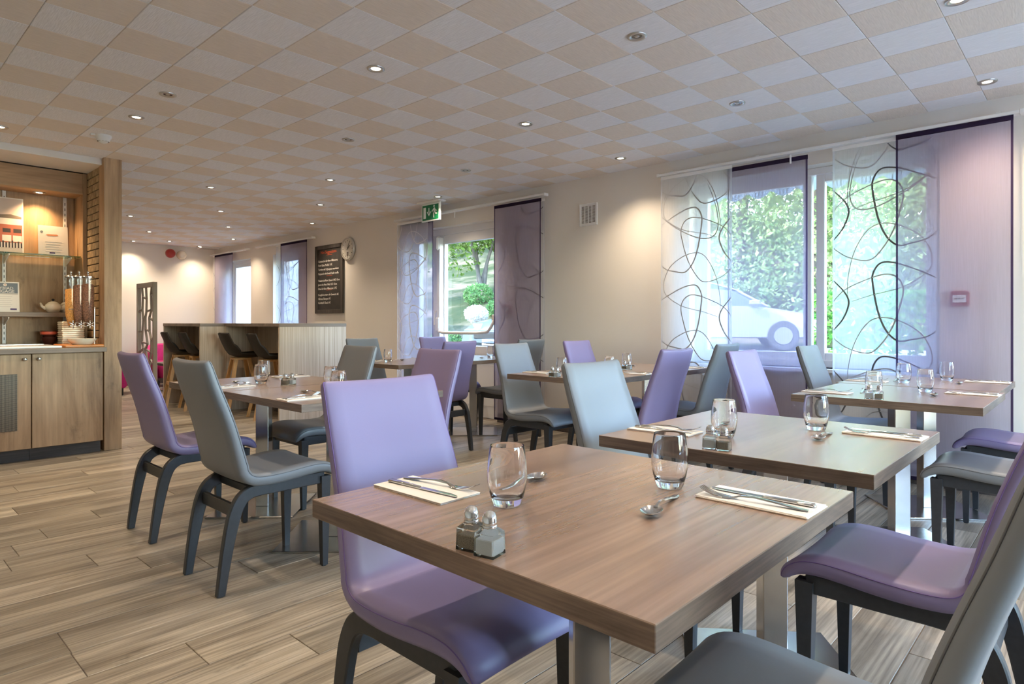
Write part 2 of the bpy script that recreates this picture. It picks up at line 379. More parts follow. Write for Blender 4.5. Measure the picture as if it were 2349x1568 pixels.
tag(q.build('distant_planks', M['plank'], floor), kind='stuff')

ceiling = MB().box(-2.9, 5.75, -3.5, 12.9, H+.012, H+.30).build('ceiling', M['ceil'])
tag(ceiling, 'suspended ceiling of white and beige squares in a chequerboard', 'ceiling', kind='structure')
TX, TY = .3215, .3235
tiles = []
for i in range(-11, 14):
    for j in range(-20, 31):
        x0, x1 = .975 + i*TX, .975 + (i+1)*TX; y0, y1 = 3.131 + j*TY, 3.131 + (j+1)*TY
        x0, x1 = max(x0, -2.6), min(x1, XW); y0, y1 = max(y0, -3.2), min(y1, 12.6)
        if x1-x0 < .03 or y1-y0 < .03: continue
        if (x0+x1)/2 < 1.72 and y0 > 6.36: continue
        tiles.append((x0, x1, y0, y1, (i+j) % 2))
tiles.sort(key=lambda t: in_view((t[0]+t[1])/2, (t[2]+t[3])/2, H, 120), reverse=True)
TM = {}
g = .0009
for (x0, x1, y0, y1, par) in tiles[:296]:
    k = (round(x1-x0,3), round(y1-y0,3), par)
    if k not in TM:
        hx, hy = k[0]/2-g, k[1]/2-g; c = .0025
        TM[k] = MB().add([(-hx,-hy,.013),(hx,-hy,.013),(hx,hy,.013),(-hx,hy,.013),(-hx,-hy,.003),(hx,-hy,.003),(hx,hy,.003),(-hx,hy,.003),
                          (-hx+c,-hy+c,0),(hx-c,-hy+c,0),(hx-c,hy-c,0),(-hx+c,hy-c,0)],
                         [(11,10,9,8),(4,5,1,0),(5,6,2,1),(6,7,3,2),(7,4,0,3),(8,9,5,4),(9,10,6,5),(10,11,7,6),(11,8,4,7)]).mesh('ceiling_tile', M['tile_b' if par else 'tile_w'])
    link('ceiling_tile', TM[k], ceiling, ((x0+x1)/2, (y0+y1)/2, H))
for par in (0, 1):
    q = MB()
    for (x0, x1, y0, y1, pp) in tiles[296:]:
        if pp == par: q.box(x0+g, x1-g, y0+g, y1-g, H, H+.013)
    tag(q.build('distant_ceiling_tiles', M['tile_b' if par else 'tile_w'], ceiling), kind='stuff')

OPEN = [(-2.2,.10,.76,2.30), (.80,2.62,.76,2.30), (4.93,6.60,0,2.27), (9.35,10.20,.78,2.25), (11.03,12.05,.78,2.25)]
q = MB(); y = -3.5
for (a, b, z0, z1) in OPEN:
    q.box(XW, 5.37, y, a, -.12, H+.02)
    if z0 > 0: q.box(XW, 5.37, a, b, -.12, z0)
    q.box(XW, 5.37, a, b, z1, H+.02); y = b
q.box(XW, 5.37, y, 12.9, -.12, H+.02)
tag(q.build('wall_right', M['wall']), 'cream plastered window wall with deep reveals', 'wall', kind='structure')
tag(MB().box(1.5, XW, 12.6, 12.9, -.12, H+.02).build('wall_far', M['wall']), 'plain cream end wall behind the lounge corner', 'wall', kind='structure')
tag(MB().box(-2.9, -2.6, -3.5, 7.5, -.12, H+.02).build('wall_left', M['wall']), 'cream wall on the side opposite the windows', 'wall', kind='structure')
BACKWIN = [(.9,2.6), (2.9,4.6)]
q = MB(); x = -2.6
for (a, b) in BACKWIN:
    q.box(x, a, -3.5, -3.2, -.12, H+.02); q.box(a, b, -3.5, -3.2, -.12, .45); q.box(a, b, -3.5, -3.2, 2.38, H+.02); x = b
q.box(x, XW, -3.5, -3.2, -.12, H+.02)
tag(q.build('wall_back', M['wall']), 'cream wall behind the viewer', 'wall', kind='structure')
tag(MB().box(-2.6, 1.62, 7.16, 7.46, -.12, H+.02).build('wall_buffet', M['wall']), 'wall behind the oak buffet alcove', 'wall', kind='structure')
tag(MB().box(1.66, 1.742, 6.46, 12.6, -.12, H+.02).build('wall_inner', M['wall']), 'partition wall running back from the oak pillar', 'wall', kind='structure')
# baseboards of the window wall and the far wall
q = MB(); 
for a, b in ((-3.2,4.93),(6.60,12.6)): q.prism([(XW-.014,0),(XW,0),(XW,.10),(XW-.008,.10),(XW-.014,.09)], 'y', a, b)
tag(q.build('baseboard_right', M['plinth']), 'low wood skirting along the window wall', 'baseboard', kind='structure')
tag(MB().box(1.742, XW-.014, 12.586, 12.6, 0, .10).build('baseboard_far', M['plinth']), 'low wood skirting along the end wall', 'baseboard', kind='structure')

# windows ------------------------------------------------------------
def frame_rect(q, x0, x1, a, b, z0, z1, t):
    q.cbox(x0,x1,a,a+t,z0,z1,.004); q.cbox(x0,x1,b-t,b,z0,z1,.004); q.cbox(x0,x1,a+t,b-t,z0,z0+t,.004); q.cbox(x0,x1,a+t,b-t,z1-t,z1,.004)
def window(name, a, b, z0, z1, sashes, label):
    e = empty(name, (5.25, (a+b)/2, z0), 0, label, 'window', kind='structure')
    oy, oz = (a+b)/2, z0
    def put(q, nm, m, par): 
        q.move(Matrix.Translation((-5.25, -oy, -oz))); return q.build(nm, m, par)
    q = MB(); frame_rect(q, 5.19, 5.27, a, b, z0, z1, .055); put(q, 'window_frame', M['pvc'], e)
    q = MB(); q.cbox(5.02, 5.20, a-.03, b+.03, z0-.03, z0, .004); put(q, 'window_sill', M['white'], e)
    for (u, v) in sashes:
        q = MB(); frame_rect(q, 5.205, 5.262, u, v, z0+.05, z1-.05, .062); sash = put(q, 'sash', M['pvc'], e)
        q = MB().box(5.232, 5.236, u+.055, v-.055, z0+.105, z1-.105); put(q, 'pane', M['pane'], sash)
    portal(a+.05, b-.05, z0+.05, z1-.05)
    return e
window('window_1', .80, 2.62, .76, 2.30, [(.84,1.625),(1.66,2.58)], 'wide white two-light window behind the lilac and white panel curtains')
window('window_2', 9.35, 10.20, .78, 2.25, [(9.40,10.15)], 'narrow window behind curtains left of the chalkboard')
window('window_3', 11.03, 12.05, .78, 2.25, [(11.08,12.0)], 'farthest white window beside the end wall')
window('window_4', -2.2, .10, .76, 2.30, [(-2.16,-1.08),(-1.02,.06)], 'window of the same wall beside the viewer')

for k, (a, b) in enumerate(BACKWIN):
    e = empty(f'window_{5+k}', ((a+b)/2, -3.38, .45), 0, ('left' if k == 0 else 'right') + ' wide window in the wall behind the viewer', 'window', kind='structure')
    def bput(q, nm, m, par): q.move(Matrix.Translation((-(a+b)/2, 3.38, -.45))); return q.build(nm, m, par)
    q = MB()
    for u, v in ((a,a+.06),(b-.06,b),((a+b)/2-.04,(a+b)/2+.04)): q.cbox(u,v,-3.42,-3.34,.45,2.38,.004)
    q.cbox(a+.06,b-.06,-3.42,-3.34,.45,.51,.004); q.cbox(a+.06,b-.06,-3.42,-3.34,2.32,2.38,.004); bput(q,'window_frame',M['pvc'],e)
    for u, v in ((a+.06,(a+b)/2-.04),((a+b)/2+.04,b-.06)): bput(MB().box(u,v,-3.382,-3.378,.51,2.32),'pane',M['pane'],e)
    d = bpy.data.lights.new('window_portal', 'AREA'); d.shape = 'RECTANGLE'; d.size = b-a-.1; d.size_y = 1.85; d.cycles.is_portal = True
    o = bpy.data.objects.new('window_portal', d); COL.objects.link(o); o.location = ((a+b)/2, -3.46, 1.415); o.rotation_euler = (R(90),0,0)

# exit door
D = empty('door_1', (5.25, 5.5, 0), 0, 'white glazed exit door with push bar between two curtains', 'door', kind='structure')
def dput(q, nm, m, par=None, **k): q.move(Matrix.Translation((-5.25,-5.5,0))); return q.build(nm, m, par or D, **k)
q = MB(); q.cbox(5.18,5.28,4.93,5.00,0,2.27,.004); q.cbox(5.18,5.28,6.53,6.60,0,2.27,.004); q.cbox(5.18,5.28,5.0,6.53,2.19,2.27,.004); q.cbox(5.18,5.28,6.08,6.15,0,2.19,.004); dput(q,'door_frame',M['pvc'])
leaf = MB(); frame_rect(leaf, 5.19, 5.25, 5.0, 6.08, .72, 2.19, .11); leaf.cbox(5.19,5.25,5.0,6.08,0,.72,.004); leaf = dput(leaf,'door_leaf',M['pvc'])
dput(MB().box(5.222,5.226,5.10,5.98,.82,2.09),'pane',M['pane'],leaf)
dput(MB().cbox(5.183,5.191,5.08,6.0,.14,.62,.003),'kick_panel',M['pvc'],leaf)
q = MB(); frame_rect(q, 5.19, 5.25, 6.15, 6.53, .05, 2.19, .06); sl = dput(q,'sidelight',M['pvc'])
dput(MB().box(5.222,5.226,6.205,6.475,.11,2.13),'pane',M['pane'],sl)
# panic hardware
dput(MB().cbox(5.12,5.19,5.985,6.045,.10,2.16,.008),'bolt_rod_cover',M['white'])
dput(MB().cbox(5.10,5.19,5.98,6.05,1.0,1.17,.01),'latch_case',M['white'])
dput(MB().cbox(5.09,5.16,5.99,6.04,2.0,2.17,.02),'top_catch',M['white'])
dput(MB().tube([(5.19,5.06,1.16),(5.13,5.06,1.12),(5.105,5.08,1.05),(5.10,5.13,1.0),(5.10,5.3,.985),(5.10,5.9,.985),(5.10,5.97,.995),(5.12,5.985,1.03)], .018, 10),'push_bar',M['white'],smooth=True,angle=60)
dput(MB().cbox(5.12,5.19,5.03,5.09,1.08,1.2,.01),'hinge_case',M['white'])
dput(MB().tube([(5.19,6.10,1.25),(5.15,6.10,1.25),(5.14,6.10,1.2),(5.14,6.11,1.08)], .008, 8),'lever_handle',M['white'],smooth=True)
portal(5.05,6.05,.80,2.12); portal(6.2,6.48,.1,2.13)

# plain casing at the right edge of view
tag(MB().cbox(5.05,XW,.12,.20,.70,2.36,.004).build('trim_1', M['white']), 'white casing board at the edge of the next window', 'trim', kind='structure')

# ------------------------------------------------------------------ downlights
def downlight_meshes():
    ring = MB().lathe([(.0262,-.0008),(.030,-.0035),(.034,-.006),(.047,-.0065),(.050,-.003),(.050,.002)], 24).mesh('trim_ring', M['nickel'], True)
    can = MB().lathe([(.0,-.0004),(.018,-.0006),(.0265,-.0010)], 20).mesh('reflector', M['dead'], True)
    lens = MB().lathe([(0,-.0045),(.018,-.0035),(.0262,-.0012)], 20)
    lens.f = [tuple(reversed(f)) for f in lens.f]
    return ring, can, lens.mesh('lamp_lens', M['emit'], True), MB().lathe([(0,-.005),(.010,-.004),(.014,-.0012)], 16).mesh('lamp_bulb', M['nickel'], True)
RING, CAN, LENS, BULB = downlight_meshes()
SPOTD = bpy.data.lights.new('halogen_spot', 'SPOT'); SPOTD.energy = SPOT_W; SPOTD.color = SPOT_C; SPOTD.spot_size = R(118); SPOTD.spot_blend = 1.0; SPOTD.shadow_soft_size = .028
LIT = [(2.09,2.99,'lit ceiling spotlight above the buffet side, nearest one left of centre'),
 (1.45,4.91,'lit ceiling spotlight in front of the smoke detector'),
 (4.67,.50,'lit ceiling spotlight above the big window curtain'),
 (3.40,.47,'lit ceiling spotlight cut by the top edge of the picture'),
 (3.40,3.03,'lit ceiling spotlight in the middle of the chequered ceiling'),
 (4.67,3.06,'lit ceiling spotlight above the wall between window and exit door'),
 (3.40,5.64,'lit ceiling spotlight left of the exit sign over the middle tables'),
 (2.73,6.87,'lit ceiling spotlight in front of the bar on the left'),
 (4.68,5.50,'lit ceiling spotlight right behind the exit sign'),
 (4.03,6.91,'lit ceiling spotlight above the near end of the bar'),
 (3.40,8.24,'lit ceiling spotlight above the stools of the bar'),
 (2.73,9.49,'lit ceiling spotlight right beside the oak pillar top'),
 (4.70,8.28,'lit ceiling spotlight above the chalkboard'),
 (4.03,9.50,'lit ceiling spotlight above the far bar unit'),
 (3.40,10.9,'lit ceiling spotlight above the lattice screen'),
 (4.67,10.82,'lit ceiling spotlight in front of the farthest window'),
 (4.03,11.9,'lit ceiling spotlight just in front of the red dome'),
 (3.60,12.35,'lit ceiling spotlight in the far left corner by the pillar'),
 (4.68,12.3,'lit ceiling spotlight nearest the far air grille'),
 (.845,5.88,'lit ceiling spotlight at the left edge before the buffet')]
LIT += [(x, y, 'lit ceiling spotlight outside the picture') for i, (x, y) in enumerate([(.15,.45),(-1.15,.47),(.15,3.0),(1.45,1.74),(-.5,5.6),(2.1,.47),(2.73,-.9),(4.05,-.86),(.15,-2.1),(1.45,-.86),(3.40,-2.1)])]
DEAD = [(2.74,1.70,'unlit ceiling spotlight nearest the viewer, dark grey'), (1.44,4.28,'unlit ceiling spotlight on the left beside a lit one'), (4.02,1.74,'unlit ceiling spotlight above the window tables'),
        (2.75,4.30,'unlit ceiling spotlight above the middle of the room'), (4.05,4.36,'unlit white-rimmed ceiling spotlight before the exit door')]
for k, (x, y, lab) in enumerate(LIT + DEAD):
    on = k < len(LIT)
    e = empty('ceiling_spotlight', (x, y, H), 0, lab, 'ceiling light', 'recessed ceiling spotlights')
    link('trim_ring', RING, e); link('reflector', CAN, e)
    if on:
        link('lamp_lens', LENS, e)
        lo = bpy.data.objects.new('lamp_beam', SPOTD); COL.objects.link(lo); lo.parent = e; lo.location = (0,0,-.012)
    else: link('lamp_bulb', BULB, e)

# ------------------------------------------------------------------ panel curtains
STROKES = {1:[(1.0,.32),(.89,.28),(.65,.21),(.49,.2),(.41,.27),(.41,.36),(.46,.54),(.54,.67),(.65,.74),(.78,.73),(.91,.71),(1.0,.67)],
2:[(.01,.46),(.13,.38),(.35,.31),(.54,.28),(.65,.31),(.7,.39),(.67,.5),(.61,.63),(.51,.75),(.37,.83),(.16,.8),(.01,.73)],
3:[(.32,.02),(.23,.17),(.18,.34),(.22,.44),(.32,.47),(.49,.45),(.71,.38),(.91,.29),(1.0,.22),(.98,.13),(.91,.05)],
4:[(.01,.31),(.13,.4),(.17,.48),(.11,.59),(.01,.67)],
5:[(.16,1.09),(.16,.97),(.2,.82),(.27,.7),(.37,.61),(.49,.58),(.65,.6),(.83,.67),(.92,.75),(.96,.84),(.92,.93),(.68,1.03),(.38,1.08),(.2,1.12)]}
def catmull(P, sub=7):
    out = []
    for i in range(len(P)-1):
        p0, p1, p2, p3 = P[max(i-1,0)], P[i], P[i+1], P[min(i+2,len(P)-1)]
        for s in range(sub):
            t = s/sub
            out.append(tuple(.5*((2*b)+(-a+c)*t+(2*a-5*b+4*c-d)*t*t+(-a+3*b-3*c+d)*t**3) for a,b,c,d in zip(p0,p1,p2,p3)))
    out.append(tuple(P[-1])); return out
def curtain(name, x, ya, yb, label, purple, pattern, ztop=2.375, zbot=.05, mirror=False, vshift=0.0, light=False, seed=0, soft=False):
    W_ = yb - ya; r = random.Random(seed)
    e = empty(name, (x, (ya+yb)/2, zbot), 0, label, 'curtain')
    fold = [(r.uniform(-.004,.004), r.uniform(2,9), r.uniform(0,6)) for _ in range(4)]
    def dx(y, z): return sum(a*math.sin(f*y*3 + p + .4*z) for a, f, p in fold) * min(1, (ztop-z)/1.0 + .15)
    hw = .013 if purple else .016
    q = MB(); ny, nz = 16, 24; V = []; F = []
    for iz in range(nz+1):
        z = (ztop-zbot)*iz/nz
        for iy in range(ny+1):
            y = -W_/2 + W_*iy/ny; V.append((dx(y, z+zbot), y, z))
    for iz in range(nz):
        for iy in range(ny):
            a = iz*(ny+1)+iy; F.append((a, a+1, a+ny+2, a+ny+1))
    q.add(V, F); q.build('fabric_panel', M['sheer_p' if purple else 'sheer_w'], e, True)
    # hems down both sides and a stiff top strip
    for sgn in (-1, 1):
        h = MB(); V = []; F = []
        for iz in range(nz+1):
            z = (ztop-zbot)*iz/nz
            y1 = sgn*W_/2; y0 = y1 - sgn*hw; ox = dx(y1, z+zbot)
            V += [(ox-.003, min(y0,y1), z), (ox-.003, max(y0,y1), z)]
        for iz in range(nz): F.append((2*iz, 2*iz+2, 2*iz+3, 2*iz+1))
        h.add(V, F); h.build('side_hem', M['sheer_hem' if purple else 'sheer_whem'], e)
    H_ = ztop-zbot
    MB().box(-.004,.004,-W_/2,W_/2,H_-(.028 if purple else .022),H_+.004).build('header_strip', M['sheer_hem'] if purple else M['white'], e)
    MB().cbox(-.005,.005,-W_/2+.003,W_/2-.003,-.002,.022,.002).build('weight_bar', M['sheer_hem'] if purple else M['white'], e)
    if pattern:
        for nm, sids, mm in (('swirl_print', (1, 4), 'swirl'), ('pale_swirl_print', (2, 5, 3), 'swirl_pale')):
          q = MB()
          for rep in range(-1, 5):
            for sid in sids:
                if sid == 3 and rep not in (0,): 
                    continue
                P = catmull([(u, v + rep*.655 + vshift) for u, v in STROKES[sid]])
                wid = {1:.0062, 2:.0048, 3:.0044, 4:.0060, 5:.0036}[sid]
                pts = []
                for (u, v) in P:
                    u = min(max(1-u if mirror else u, .015), .985)
                    z = H_ - v; y = W_/2 - u*W_          # u = 0 at the far (+Y) edge
                    pts.append((y, z))
                seg = []
                for i, (y, z) in enumerate(pts):
                    if not (.03 < z < H_-.025): 
                        if len(seg) > 2: ribbon(q, seg, wid, dx, zbot)
                        seg = []; continue
                    seg.append((y, z))
                if len(seg) > 2: ribbon(q, seg, wid, dx, zbot)
          tag(q.build(nm, M['swirl_w' if light else ('swirl_pale' if soft else mm)], e), kind='stuff')
    return e
def ribbon(q, pts, wid, dx, zbot):
    V = []; F = []; n = len(pts)
    for i, (y, z) in enumerate(pts):
        y0, z0 = pts[max(i-1,0)]; y1, z1 = pts[min(i+1,n-1)]
        ty, tz = y1-y0, z1-z0; l = math.hypot(ty, tz) or 1; ny_, nz_ = -tz/l, ty/l
        w_ = wid*(.55 + .45*math.sin(math.pi*i/(n-1)))
        ox = dx(y, z+zbot) - .0016
        V += [(ox, y-ny_*w_, z-nz_*w_), (ox, y+ny_*w_, z+nz_*w_)]
    for i in range(n-1): F.append((2*i, 2*i+2, 2*i+3, 2*i+1))
    q.add(V, F)
curtain('panel_curtain', 4.972, 2.195, 2.84, 'white voile panel with grey swirls, leftmost at the big window', False, True, mirror=True, vshift=.10, seed=1, soft=True)
curtain('panel_curtain', 4.996, 1.62, 2.243, 'sheer violet panel at the big window, between two white swirl panels', True, False, ztop=2.36, seed=2)
curtain('panel_curtain', 4.990, .803, 1.444, 'white voile panel with dark swirls at the right half of the big window', False, True, seed=3)
curtain('panel_curtain', 4.966, .402, 1.035, 'sheer violet panel at the far right edge, nearest to the viewer', True, False, ztop=2.38, seed=4)
curtain('panel_curtain', 4.972, 6.03, 6.645, 'white voile panel with white swirls left of the exit door', False, True, light=True, vshift=.2, seed=5)
curtain('panel_curtain', 4.996, 5.96, 6.61, 'violet panel behind the white swirls left of the exit door', True, False, ztop=2.36, seed=6)
curtain('panel_curtain', 4.966, 4.215, 4.885, 'dusky violet panel right of the exit door', True, False, ztop=2.38, seed=7)
curtain('panel_curtain', 4.990, 4.19, 4.86, 'white swirl panel hanging behind the violet one right of the exit door', False, True, seed=8, vshift=.05)
curtain('panel_curtain', 4.964, 8.90, 9.72, 'violet panel hanging left of the chalkboard', True, False, seed=9)
curtain('panel_curtain', 4.990, 9.10, 9.93, 'white swirl panel half hidden behind the violet one by the chalkboard', False, True, seed=10)
curtain('panel_curtain', 4.966, 11.53, 12.31, 'violet panel nearest the end wall, at the farthest window', True, False, seed=11)
curtain('panel_curtain', 4.990, 11.75, 12.45, 'white swirl panel peeping out left of the farthest violet panel', False, True, seed=12)
def rail(ya, yb, label, z=2.385):
    e = empty('curtain_rail', (4.985, (ya+yb)/2, z), 0, label, 'curtain rail')
    h = (yb-ya)/2
    MB().cbox(-.032,.028,-h,h,0,.022,.003).build('track', M['white'], e)
    for s in (-1, 1): MB().cbox(-.036,.032,s*h-.012,s*h+.012,-.004,.026,.003).build('end_cap', M['white'], e)
    for k in range(max(2, int((yb-ya)/.7)+1)):
        y = -h+.12+(2*h-.24)*k/max(1, int((yb-ya)/.7)); MB().cbox(-.02,.085,y-.012,y+.012,.022,.034,.002).build('bracket', M['white'], e)
    MB().cbox(-.004,.004,h*.10,h*.10+.012,-.07,0,.002).build('pull_clip', M['white'], e)
rail(.36, 2.86, 'long white curtain track above the big window'); rail(4.17, 6.68, 'white curtain track above the exit door', 2.405)
rail(8.75, 10.6, 'white curtain track left of the chalkboard'); rail(10.95, 12.5, 'white curtain track at the farthest window')

# ------------------------------------------------------------------ wall and ceiling fittings
def text_mesh(body, size, m, name='lettering', ext=0.0004, align='LEFT', sx=1.0):
    cu = bpy.data.curves.new('t', 'FONT'); cu.body = body; cu.size = size; cu.extrude = ext; cu.align_x = align; cu.resolution_u = 2
    to = bpy.data.objects.new('t', cu); COL.objects.link(to); bpy.context.view_layer.update()
    me = bpy.data.meshes.new_from_object(to.evaluated_get(bpy.context.evaluated_depsgraph_get()))
    bpy.data.objects.remove(to); bpy.data.curves.remove(cu)
    me.name = name; me.materials.clear(); me.materials.append(m)
    if sx != 1.0: me.transform(Matrix.Diagonal((sx,1,1,1)))
    return me
ROT_X = (R(90), 0, R(-90))       # text reading towards -Y seen from -X
ROT_Y = (R(90), 0, 0)            # text reading towards +X seen from -Y

b = empty('chalkboard', (XW-.002, 8.415, 1.247), 0, 'framed black chalkboard menu on the window wall', 'chalkboard')
q = MB(); hw, hh = .385, 1.018
MB().box(-.012,0,-hw+.03,hw-.03,.03,hh-.03).build('slate', M['board'], b)
for nm, a0, a1, z0, z1 in (('frame_side',-hw,-hw+.055,0,hh),('frame_side',hw-.055,hw,0,hh),('frame_rail',-hw+.055,hw-.055,0,.055),('frame_rail',-hw+.055,hw-.055,hh-.055,hh)):
    MB().cbox(-.03,0,a0,a1,z0,z1,.004).build(nm, M['board_frame'], b)
lines = [(.925,'Nos Suggestions',.066,'chalk_r',.16),(.80,'Carpaccio de thon Albacore',.047,'chalk_w',.30),(.738,'Foie Gras Poêlé 11€',.047,'chalk_w',.30),(.676,'Terrine de St Jacques marinées',.045,'chalk_w',.30),(.612,'Carpaccio de boeuf huile truffe',.045,'chalk_w',.30),
 (.508,'Travers de Porc Grand 14€ 15mn',.043,'chalk_w',.30),(.448,'Jarret de Porc Miel 15€ 15mn',.043,'chalk_w',.30),(.386,'Dos de thon Albacore 17€',.047,'chalk_w',.30),
 (.296,'Kouglof au marc de Gewurtz 6€',.043,'chalk_w',.30),(.236,'Gâteau Basque 6€',.047,'chalk_w',.30),(.176,'Cocktail Glacé 6€',.047,'chalk_w',.30)]
for z, s, sz, mm, yy in lines:
    me = text_mesh(s, sz, M[mm], 'chalk_writing'); wd = max(v.co.x for v in me.vertices)
    if wd > .62: me.transform(Matrix.Diagonal((.62/wd,1,1,1)))
    link('chalk_writing', me, b, (-.0135, yy+.01 if yy > .2 else yy+.08, z-.03), ROT_X)
for z in (.87,.56,.345): MB().box(-.0128,-.012,-.08,.08,z,z+.005).build('chalk_rule', M['chalk_r'], b)

ck = empty('wall_clock', (XW, 7.895, 2.162), 0, 'round silver wall clock overlapping the chalkboard corner', 'clock')
RX = Matrix.Rotation(R(-90), 4, 'Y')
MB().lathe([(0,0),(.15,0),(.165,.012),(.168,.028),(.160,.044),(.148,.046),(.140,.034)], 40).move(RX).build('case', M['silver'], ck, True, 50)
MB().lathe([(.141,.0),(.141,.034),(0,.034)], 40).move(RX).build('face', M['clockface'], ck)
for k in range(12):
    a = k*math.pi/6; MB().box(-.0355,-.034,-.004,.004,.108,.128).move(Matrix.Rotation(a,4,'X')).build('hour_mark', M['print_dark'], ck)
MB().box(-.038,-.0365,-.005,.005,-.02,.075).move(Matrix.Rotation(R(50),4,'X')).build('hour_hand', M['black'], ck)
MB().box(-.040,-.0385,-.0035,.0035,-.02,.11).move(Matrix.Rotation(R(28),4,'X')).build('minute_hand', M['black'], ck)
MB().cbox(-.037,-.034,-.022,.018,-.105,-.045,.001).build('date_display', M['print_roof'], ck)

e = empty('exit_sign', (4.80, 5.76, H), 0, 'hanging green emergency exit sign with arrow and running figure', 'exit sign')
MB().cbox(-.06,.06,-.20,.20,-.022,0,.006).build('ceiling_plate', M['white'], e)
MB().cbox(-.012,.012,-.165,.165,-.235,-.022,.004).build('light_panel', M['sign_white'], e)
MB().box(-.0135,-.012,-.145,.145,-.22,-.045).build('green_face', M['green_sign'], e)
def flat(q, pts, x=-.0142):
    # pts: (y to the right as seen, z) about the panel centre
    q.prism([( -p, z-.133) for p, z in pts][::-1], 'x', x, x+.0006)
q = MB(); flat(q, [(-.125,-.065),(-.08,-.065),(-.08,.065),(-.125,.065)]); q.build('door_symbol', M['sign_white'], e)
q = MB(); flat(q, [(-.033,-.0),(-.017,-.0),(-.017,.055),(-.033,.055)]); flat(q, [(-.062,.005),(-.025,-.045),(.012,.005),(.0,.014),(-.025,-.018),(-.05,.014)]); q.build('arrow_symbol', M['sign_white'], e)
q = MB(); flat(q, [(.068+.014*math.cos(t*math.pi/5), .066+.014*math.sin(t*math.pi/5)) for t in range(10)])
flat(q, [(.055,.045),(.082,.05),(.095,.02),(.08,-.005),(.06,0)]); flat(q, [(.06,.04),(.03,.02),(.025,.0),(.036,.0),(.042,.014),(.062,.02)]); flat(q, [(.09,.03),(.118,.014),(.112,.004),(.085,.012)])
flat(q, [(.062,.004),(.05,-.02),(.058,-.068),(.07,-.068),(.068,-.022),(.078,0)]); flat(q, [(.074,.006),(.09,-.026),(.122,-.030),(.122,-.016),(.098,-.012),(.09,.006)])
q.build('running_figure', M['sign_white'], e)

e = empty('air_grille', (XW, 3.69, 2.055), 0, 'square white slotted air grille on the cream wall', 'air grille')
q = MB(); frame_rect(q, -.014, 0, -.108, .108, 0, .218, .024); q.build('surround', M['white'], e)
MB().box(-.003,0,-.085,.085,.022,.196).build('dark_backing', M['print_roof'], e)
for k in range(16): MB().box(-.010,-.003,-.085,.085,.0225+k*.01125,.0275+k*.01125).build('slat', M['white'], e)
for k in range(3): MB().box(-.0108,-.003,-.0455+k*.0425,-.0395+k*.0425,.022,.196).build('mullion', M['white'], e)

def call_point(y, z, label):
    e = empty('fire_call_point', (XW, y, z), 0, label, 'call point')
    MB().cbox(-.045,0,-.05,.05,-.05,.05,.006).build('housing', M['callred'], e)
    MB().box(-.047,-.045,-.036,.036,-.026,.022).build('glass_plate', M['sign_white'], e)
    q = MB()
    for s in (-.018,0,.018): q.box(-.0478,-.047,s-.006,s+.006,-.005,.003)
    q.build('symbol', M['print_dark'], e)
call_point(.686, 1.262, 'red fire call point on the wall behind the rightmost violet curtain'); call_point(4.83-.06, 1.25, 'red fire call point seen through the violet curtain right of the exit door')

for x, z, mm, lab in ((4.27,2.385,'red','red alarm dome high on the end wall'),(4.465,2.37,'cream','cream alarm dome beside the red one on the end wall')):
    e = empty('alarm_dome', (x, 12.6, z), 0, lab, 'alarm')
    RY = Matrix.Rotation(R(90), 4, 'X')
    MB().lathe([(0,0),(.08,0),(.085,.03),(.085,.035)], 24).move(RY).build('base_plate', M['cream'], e, True, 40)
    MB().lathe([(.085,.035),(.082,.06),(.065,.09),(.04,.105),(0,.112)], 24).move(RY).build('dome', M[mm], e, True)
e = empty('ceiling_vent', (4.86, 12.35, H), 0, 'small rectangular air vent at the far ceiling corner', 'air vent')
MB().cbox(-.16,.16,-.12,.12,-.03,0,.006).build('housing', M['white'], e)
for k in range(5): MB().box(-.14,.14,-.10+k*.045,-.08+k*.045,-.034,-.03).build('slat', M['nickel'], e)
e = empty('smoke_detector', (1.42, 5.58, H), 0, 'white smoke detector on the ceiling before the buffet', 'smoke detector')
MB().lathe([(0,-.062),(.012,-.060),(.028,-.052),(.034,-.044)], 24).build('nose', M['white'], e, True)
q = MB()
for k in range(10): q.box(.024,.040,-.004,.004,-.046,-.026).move(Matrix.Rotation(R(36),4,'Z'))
q.build('smoke_slots', M['print_roof'], e)
MB().lathe([(.040,-.046),(.043,-.042),(.047,-.026),(.056,-.014),(.058,0)], 24).build('body', M['white'], e, True)
MB().cbox(-.085,-.055,-.018,.018,-.016,0,.003).build('junction_clip', M['white'], e)

# ------------------------------------------------------------------ buffet alcove
e = tag(MB().cbox(1.61,1.745,6.30,6.455,0,H+.012,.003).build('oak_pillar', M['oak']), 'full-height oak-clad pillar at the end of the buffet', 'pillar')
wa = MB().box(1.622,1.66,6.455,7.16,.0,H+.012).build('wall_alcove', M['mortar_gap_shade'])
tag(wa, 'ochre brick side wall inside the buffet alcove', 'wall', kind='structure')
BM = {}
bl, bh, bg_ = .212, .0655, .008
zc, row = .905, 0
while zc < H-.02:
    yy = 6.457 - (0 if row % 2 else bl/2)
    while yy < 6.83:
        a, b_ = max(yy, 6.457), min(yy+bl, 6.832)
        if b_-a > .03:
            k = round(b_-a,3)
            if k not in BM: BM[k] = MB().cbox(-.012,.0,-k/2+bg_/2,k/2-bg_/2,-bh/2+bg_/2,bh/2-bg_/2,.003).mesh('brick', M['brick'])
            link('brick', BM[k], wa, (1.622 + rnd.uniform(-.0015,.0015), (a+b_)/2, zc+bh/2))
        yy += bl
    zc += bh; row += 1
